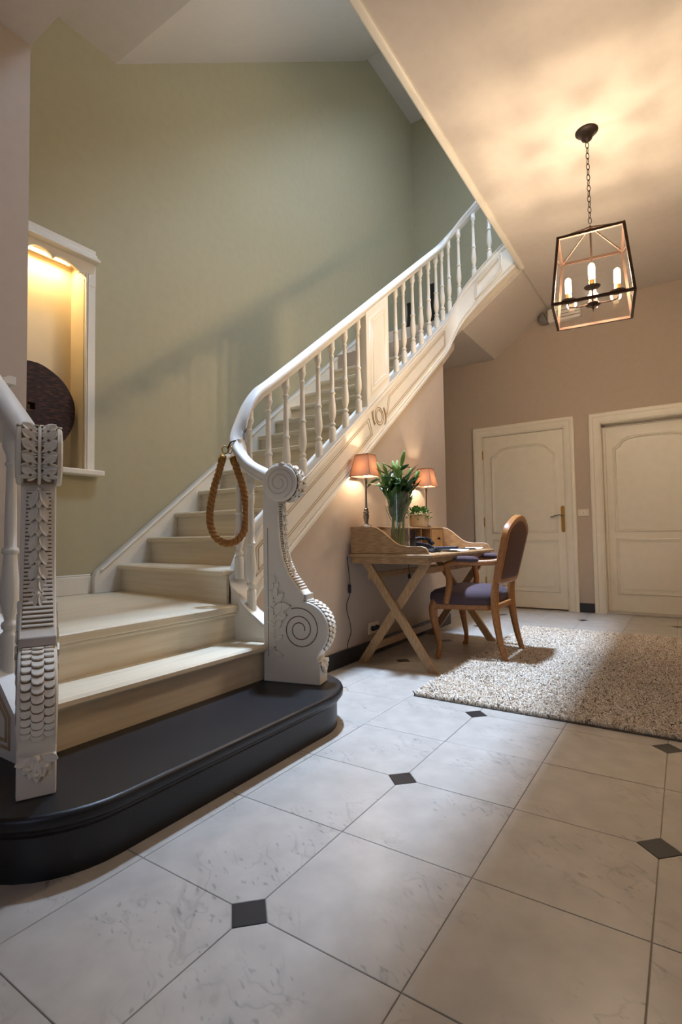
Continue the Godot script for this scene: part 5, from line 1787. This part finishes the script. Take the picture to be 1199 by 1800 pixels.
# ------------------------------------------------------------------ rope loop on the rail
func rope_loop() -> void:
	var at := Vector3(-1.105, 1.352, -1.02)
	var t := thing("rope_loop", "thick twisted hemp rope loop hooked on the curved handrail", "rope", at)
	var u := Vector3(0.70, 0, -0.71)
	var w := Vector3(0.71, 0, 0.70)
	var c := [[-0.026, -0.045], [-0.045, -0.12], [-0.067, -0.19], [-0.084, -0.27], [-0.093, -0.34], [-0.090, -0.40], [-0.073, -0.45], [-0.042, -0.485], [-0.004, -0.498], [0.038, -0.488], [0.07, -0.458], [0.09, -0.41], [0.096, -0.34], [0.09, -0.27], [0.075, -0.19], [0.05, -0.115], [0.028, -0.05]]
	var pts := []
	for e in c:
		pts.append(u * float(e[0]) + Vector3(0, e[1], 0) + w * (0.0 if e[0] < 0 else -float(e[0]) * 0.3))
	var path := smooth_path(pts, 9)
	var fr := frames_along(path, w)
	for k in 3:
		var s := st()
		var sp := []
		var dist := 0.0
		for i in path.size():
			if i > 0:
				dist += path[i].distance_to(path[i - 1])
			var a := TAU * k / 3.0 + dist / 0.075 * TAU
			var f: Transform3D = fr[i]
			sp.append(path[i] + f.basis.x * cos(a) * 0.0108 + f.basis.y * sin(a) * 0.0108)
		tube(s, sp, 0.0094, 8)
		obj("strand", s, M.rope_fibre, t)
	for e in [0, path.size() - 1]:
		var s := st()
		var a: Vector3 = path[e]
		var b: Vector3 = path[3] if e == 0 else path[e - 3]
		var d := (a - b).normalized()
		tube(s, [a - d * 0.03, a - d * 0.028, a + d * 0.008, a + d * 0.012], [0.018, 0.0205, 0.0195, 0.008], 14)
		obj("end_ferrule", s, M.brass, t)
	for e in [[-0.013, -0.006, 0.2], [0.013, -0.006, -0.9]]:
		var s := st()
		var rp := []
		for k in 25:
			var a := TAU * k / 24.0
			rp.append(u.rotated(Vector3.UP, e[2]) * cos(a) * 0.017 + Vector3.UP * sin(a) * 0.019)
		tube(s, rp, 0.0032, 7, false, w)
		obj("ring", s, M.aged_brass, t, Transform3D(Basis(), u * float(e[0]) + Vector3(0, float(e[1]), 0)))
	var s := st()
	tube(s, smooth_path([Vector3(0, 0.0, 0), Vector3(0, 0.02, 0) + u * 0.008, Vector3(0, 0.038, 0) + u * 0.02, Vector3(0, 0.05, 0) + u * 0.045 - w * 0.03], 5), 0.0038, 7)
	obj("hook", s, M.iron, t)

# ------------------------------------------------------------------ fittings
func small_fittings() -> void:
	var t := thing("light_switch", "small white light switch between the two doors", "switch", Vector3(-0.045, 1.1, -5.38))
	var s := st()
	bx(s, Vector3(-0.058, -0.04, 0), Vector3(0.058, 0.04, 0.01), 0.003)
	obj("plate", s, M.ivory_plastic, t)
	for k in 2:
		s = st()
		bx(s, Vector3(-0.03 + 0.032 * k, -0.024, 0.01), Vector3(-0.002 + 0.032 * k, 0.024, 0.014), 0.002)
		obj("rocker", s, M.white_plastic, t)
	s = st()
	bx(s, Vector3(-0.004, -0.004, 0.0138), Vector3(0.004, 0.004, 0.0146))
	obj("indicator", s, M.grey_plastic, t)

	t = thing("power_outlet", "ivory double wall socket with black plugs behind the desk leg", "socket", Vector3(-1.085, 0.195, -2.475))
	s = st()
	bx(s, Vector3(0, -0.042, -0.075), Vector3(0.01, 0.042, 0.075), 0.003)
	obj("plate", s, M.ivory_plastic, t)
	for z in [-0.032, 0.03]:
		s = st()
		lathe(s, [Vector2(0, 0.0), Vector2(0.018, 0.0), Vector2(0.017, 0.02), Vector2(0.01, 0.034), Vector2(0.006, 0.05), Vector2(0, 0.05)], 14, Transform3D(Basis(Vector3(0, 0, 1), Vector3(1, 0, 0), Vector3(0, 1, 0)), Vector3(0.01, 0, z)))
		obj("plug", s, M.black_plastic, t)

	t = thing("emergency_light", "white wall emergency light unit under the ceiling above the left door", "emergency light", Vector3(-0.16, 3.36, -5.38))
	s = st()
	bx(s, Vector3(-0.18, -0.075, 0), Vector3(0.17, 0.08, 0.09), 0.012)
	obj("housing", s, M.white_plastic, t)
	s = st()
	for y in [-0.045, -0.01, 0.03]:
		bx(s, Vector3(-0.12, y - 0.004, 0.089), Vector3(0.165, y + 0.004, 0.094), 0.002)
	obj("grille", s, M.grey_plastic, t)
	s = st()
	lathe(s, [Vector2(0, -0.07), Vector2(0.05, -0.07), Vector2(0.072, -0.03), Vector2(0.075, 0.0), Vector2(0.06, 0.004), Vector2(0.0, 0.0)], 24, Transform3D(Basis(Vector3(0, 0, 1), Vector3(1, 0, 0), Vector3(0, 1, 0)) * Basis(Vector3.RIGHT, 0.35), Vector3(-0.2, -0.01, 0.07)))
	obj("lamp_head", s, M.grey_plastic, t)

	# two black vases on the upper stair landing
	var v := thing("tall_black_vase", "tall slim square black vase on the upper stair landing", "vase", Vector3(-1.5, 3.2222, -4.72))
	s = st()
	sweep(s, [Transform3D(Basis(Vector3.RIGHT, Vector3.BACK, Vector3.DOWN), Vector3.ZERO), Transform3D(Basis(Vector3.RIGHT, Vector3.BACK, Vector3.DOWN), Vector3(0, 0.3, 0)), Transform3D(Basis(Vector3.RIGHT, Vector3.BACK, Vector3.DOWN), Vector3(0, 0.6, 0))], PackedVector2Array([Vector2(-0.05, -0.042), Vector2(-0.042, -0.05), Vector2(0.042, -0.05), Vector2(0.05, -0.042), Vector2(0.05, 0.042), Vector2(0.042, 0.05), Vector2(-0.042, 0.05), Vector2(-0.05, 0.042)]), true, 0.6, [1.15, 0.95, 0.85])
	obj("body", s, M.black_ceramic, v)
	s = st()
	bx(s, Vector3(-0.075, 0, -0.075), Vector3(0.075, 0.022, 0.075), 0.006)
	obj("foot", s, M.black_ceramic, v)
	v = thing("flared_black_vase", "narrow necked flared black vase on the upper stair landing", "vase", Vector3(-1.79, 3.2222, -4.72))
	s = st()
	lathe(s, [Vector2(0, 0), Vector2(0.085, 0), Vector2(0.088, 0.01), Vector2(0.07, 0.08), Vector2(0.045, 0.2), Vector2(0.032, 0.32), Vector2(0.034, 0.42), Vector2(0.04, 0.45), Vector2(0.034, 0.45), Vector2(0.026, 0.42), Vector2(0, 0.40)], 26)
	obj("body", s, M.black_ceramic, v)
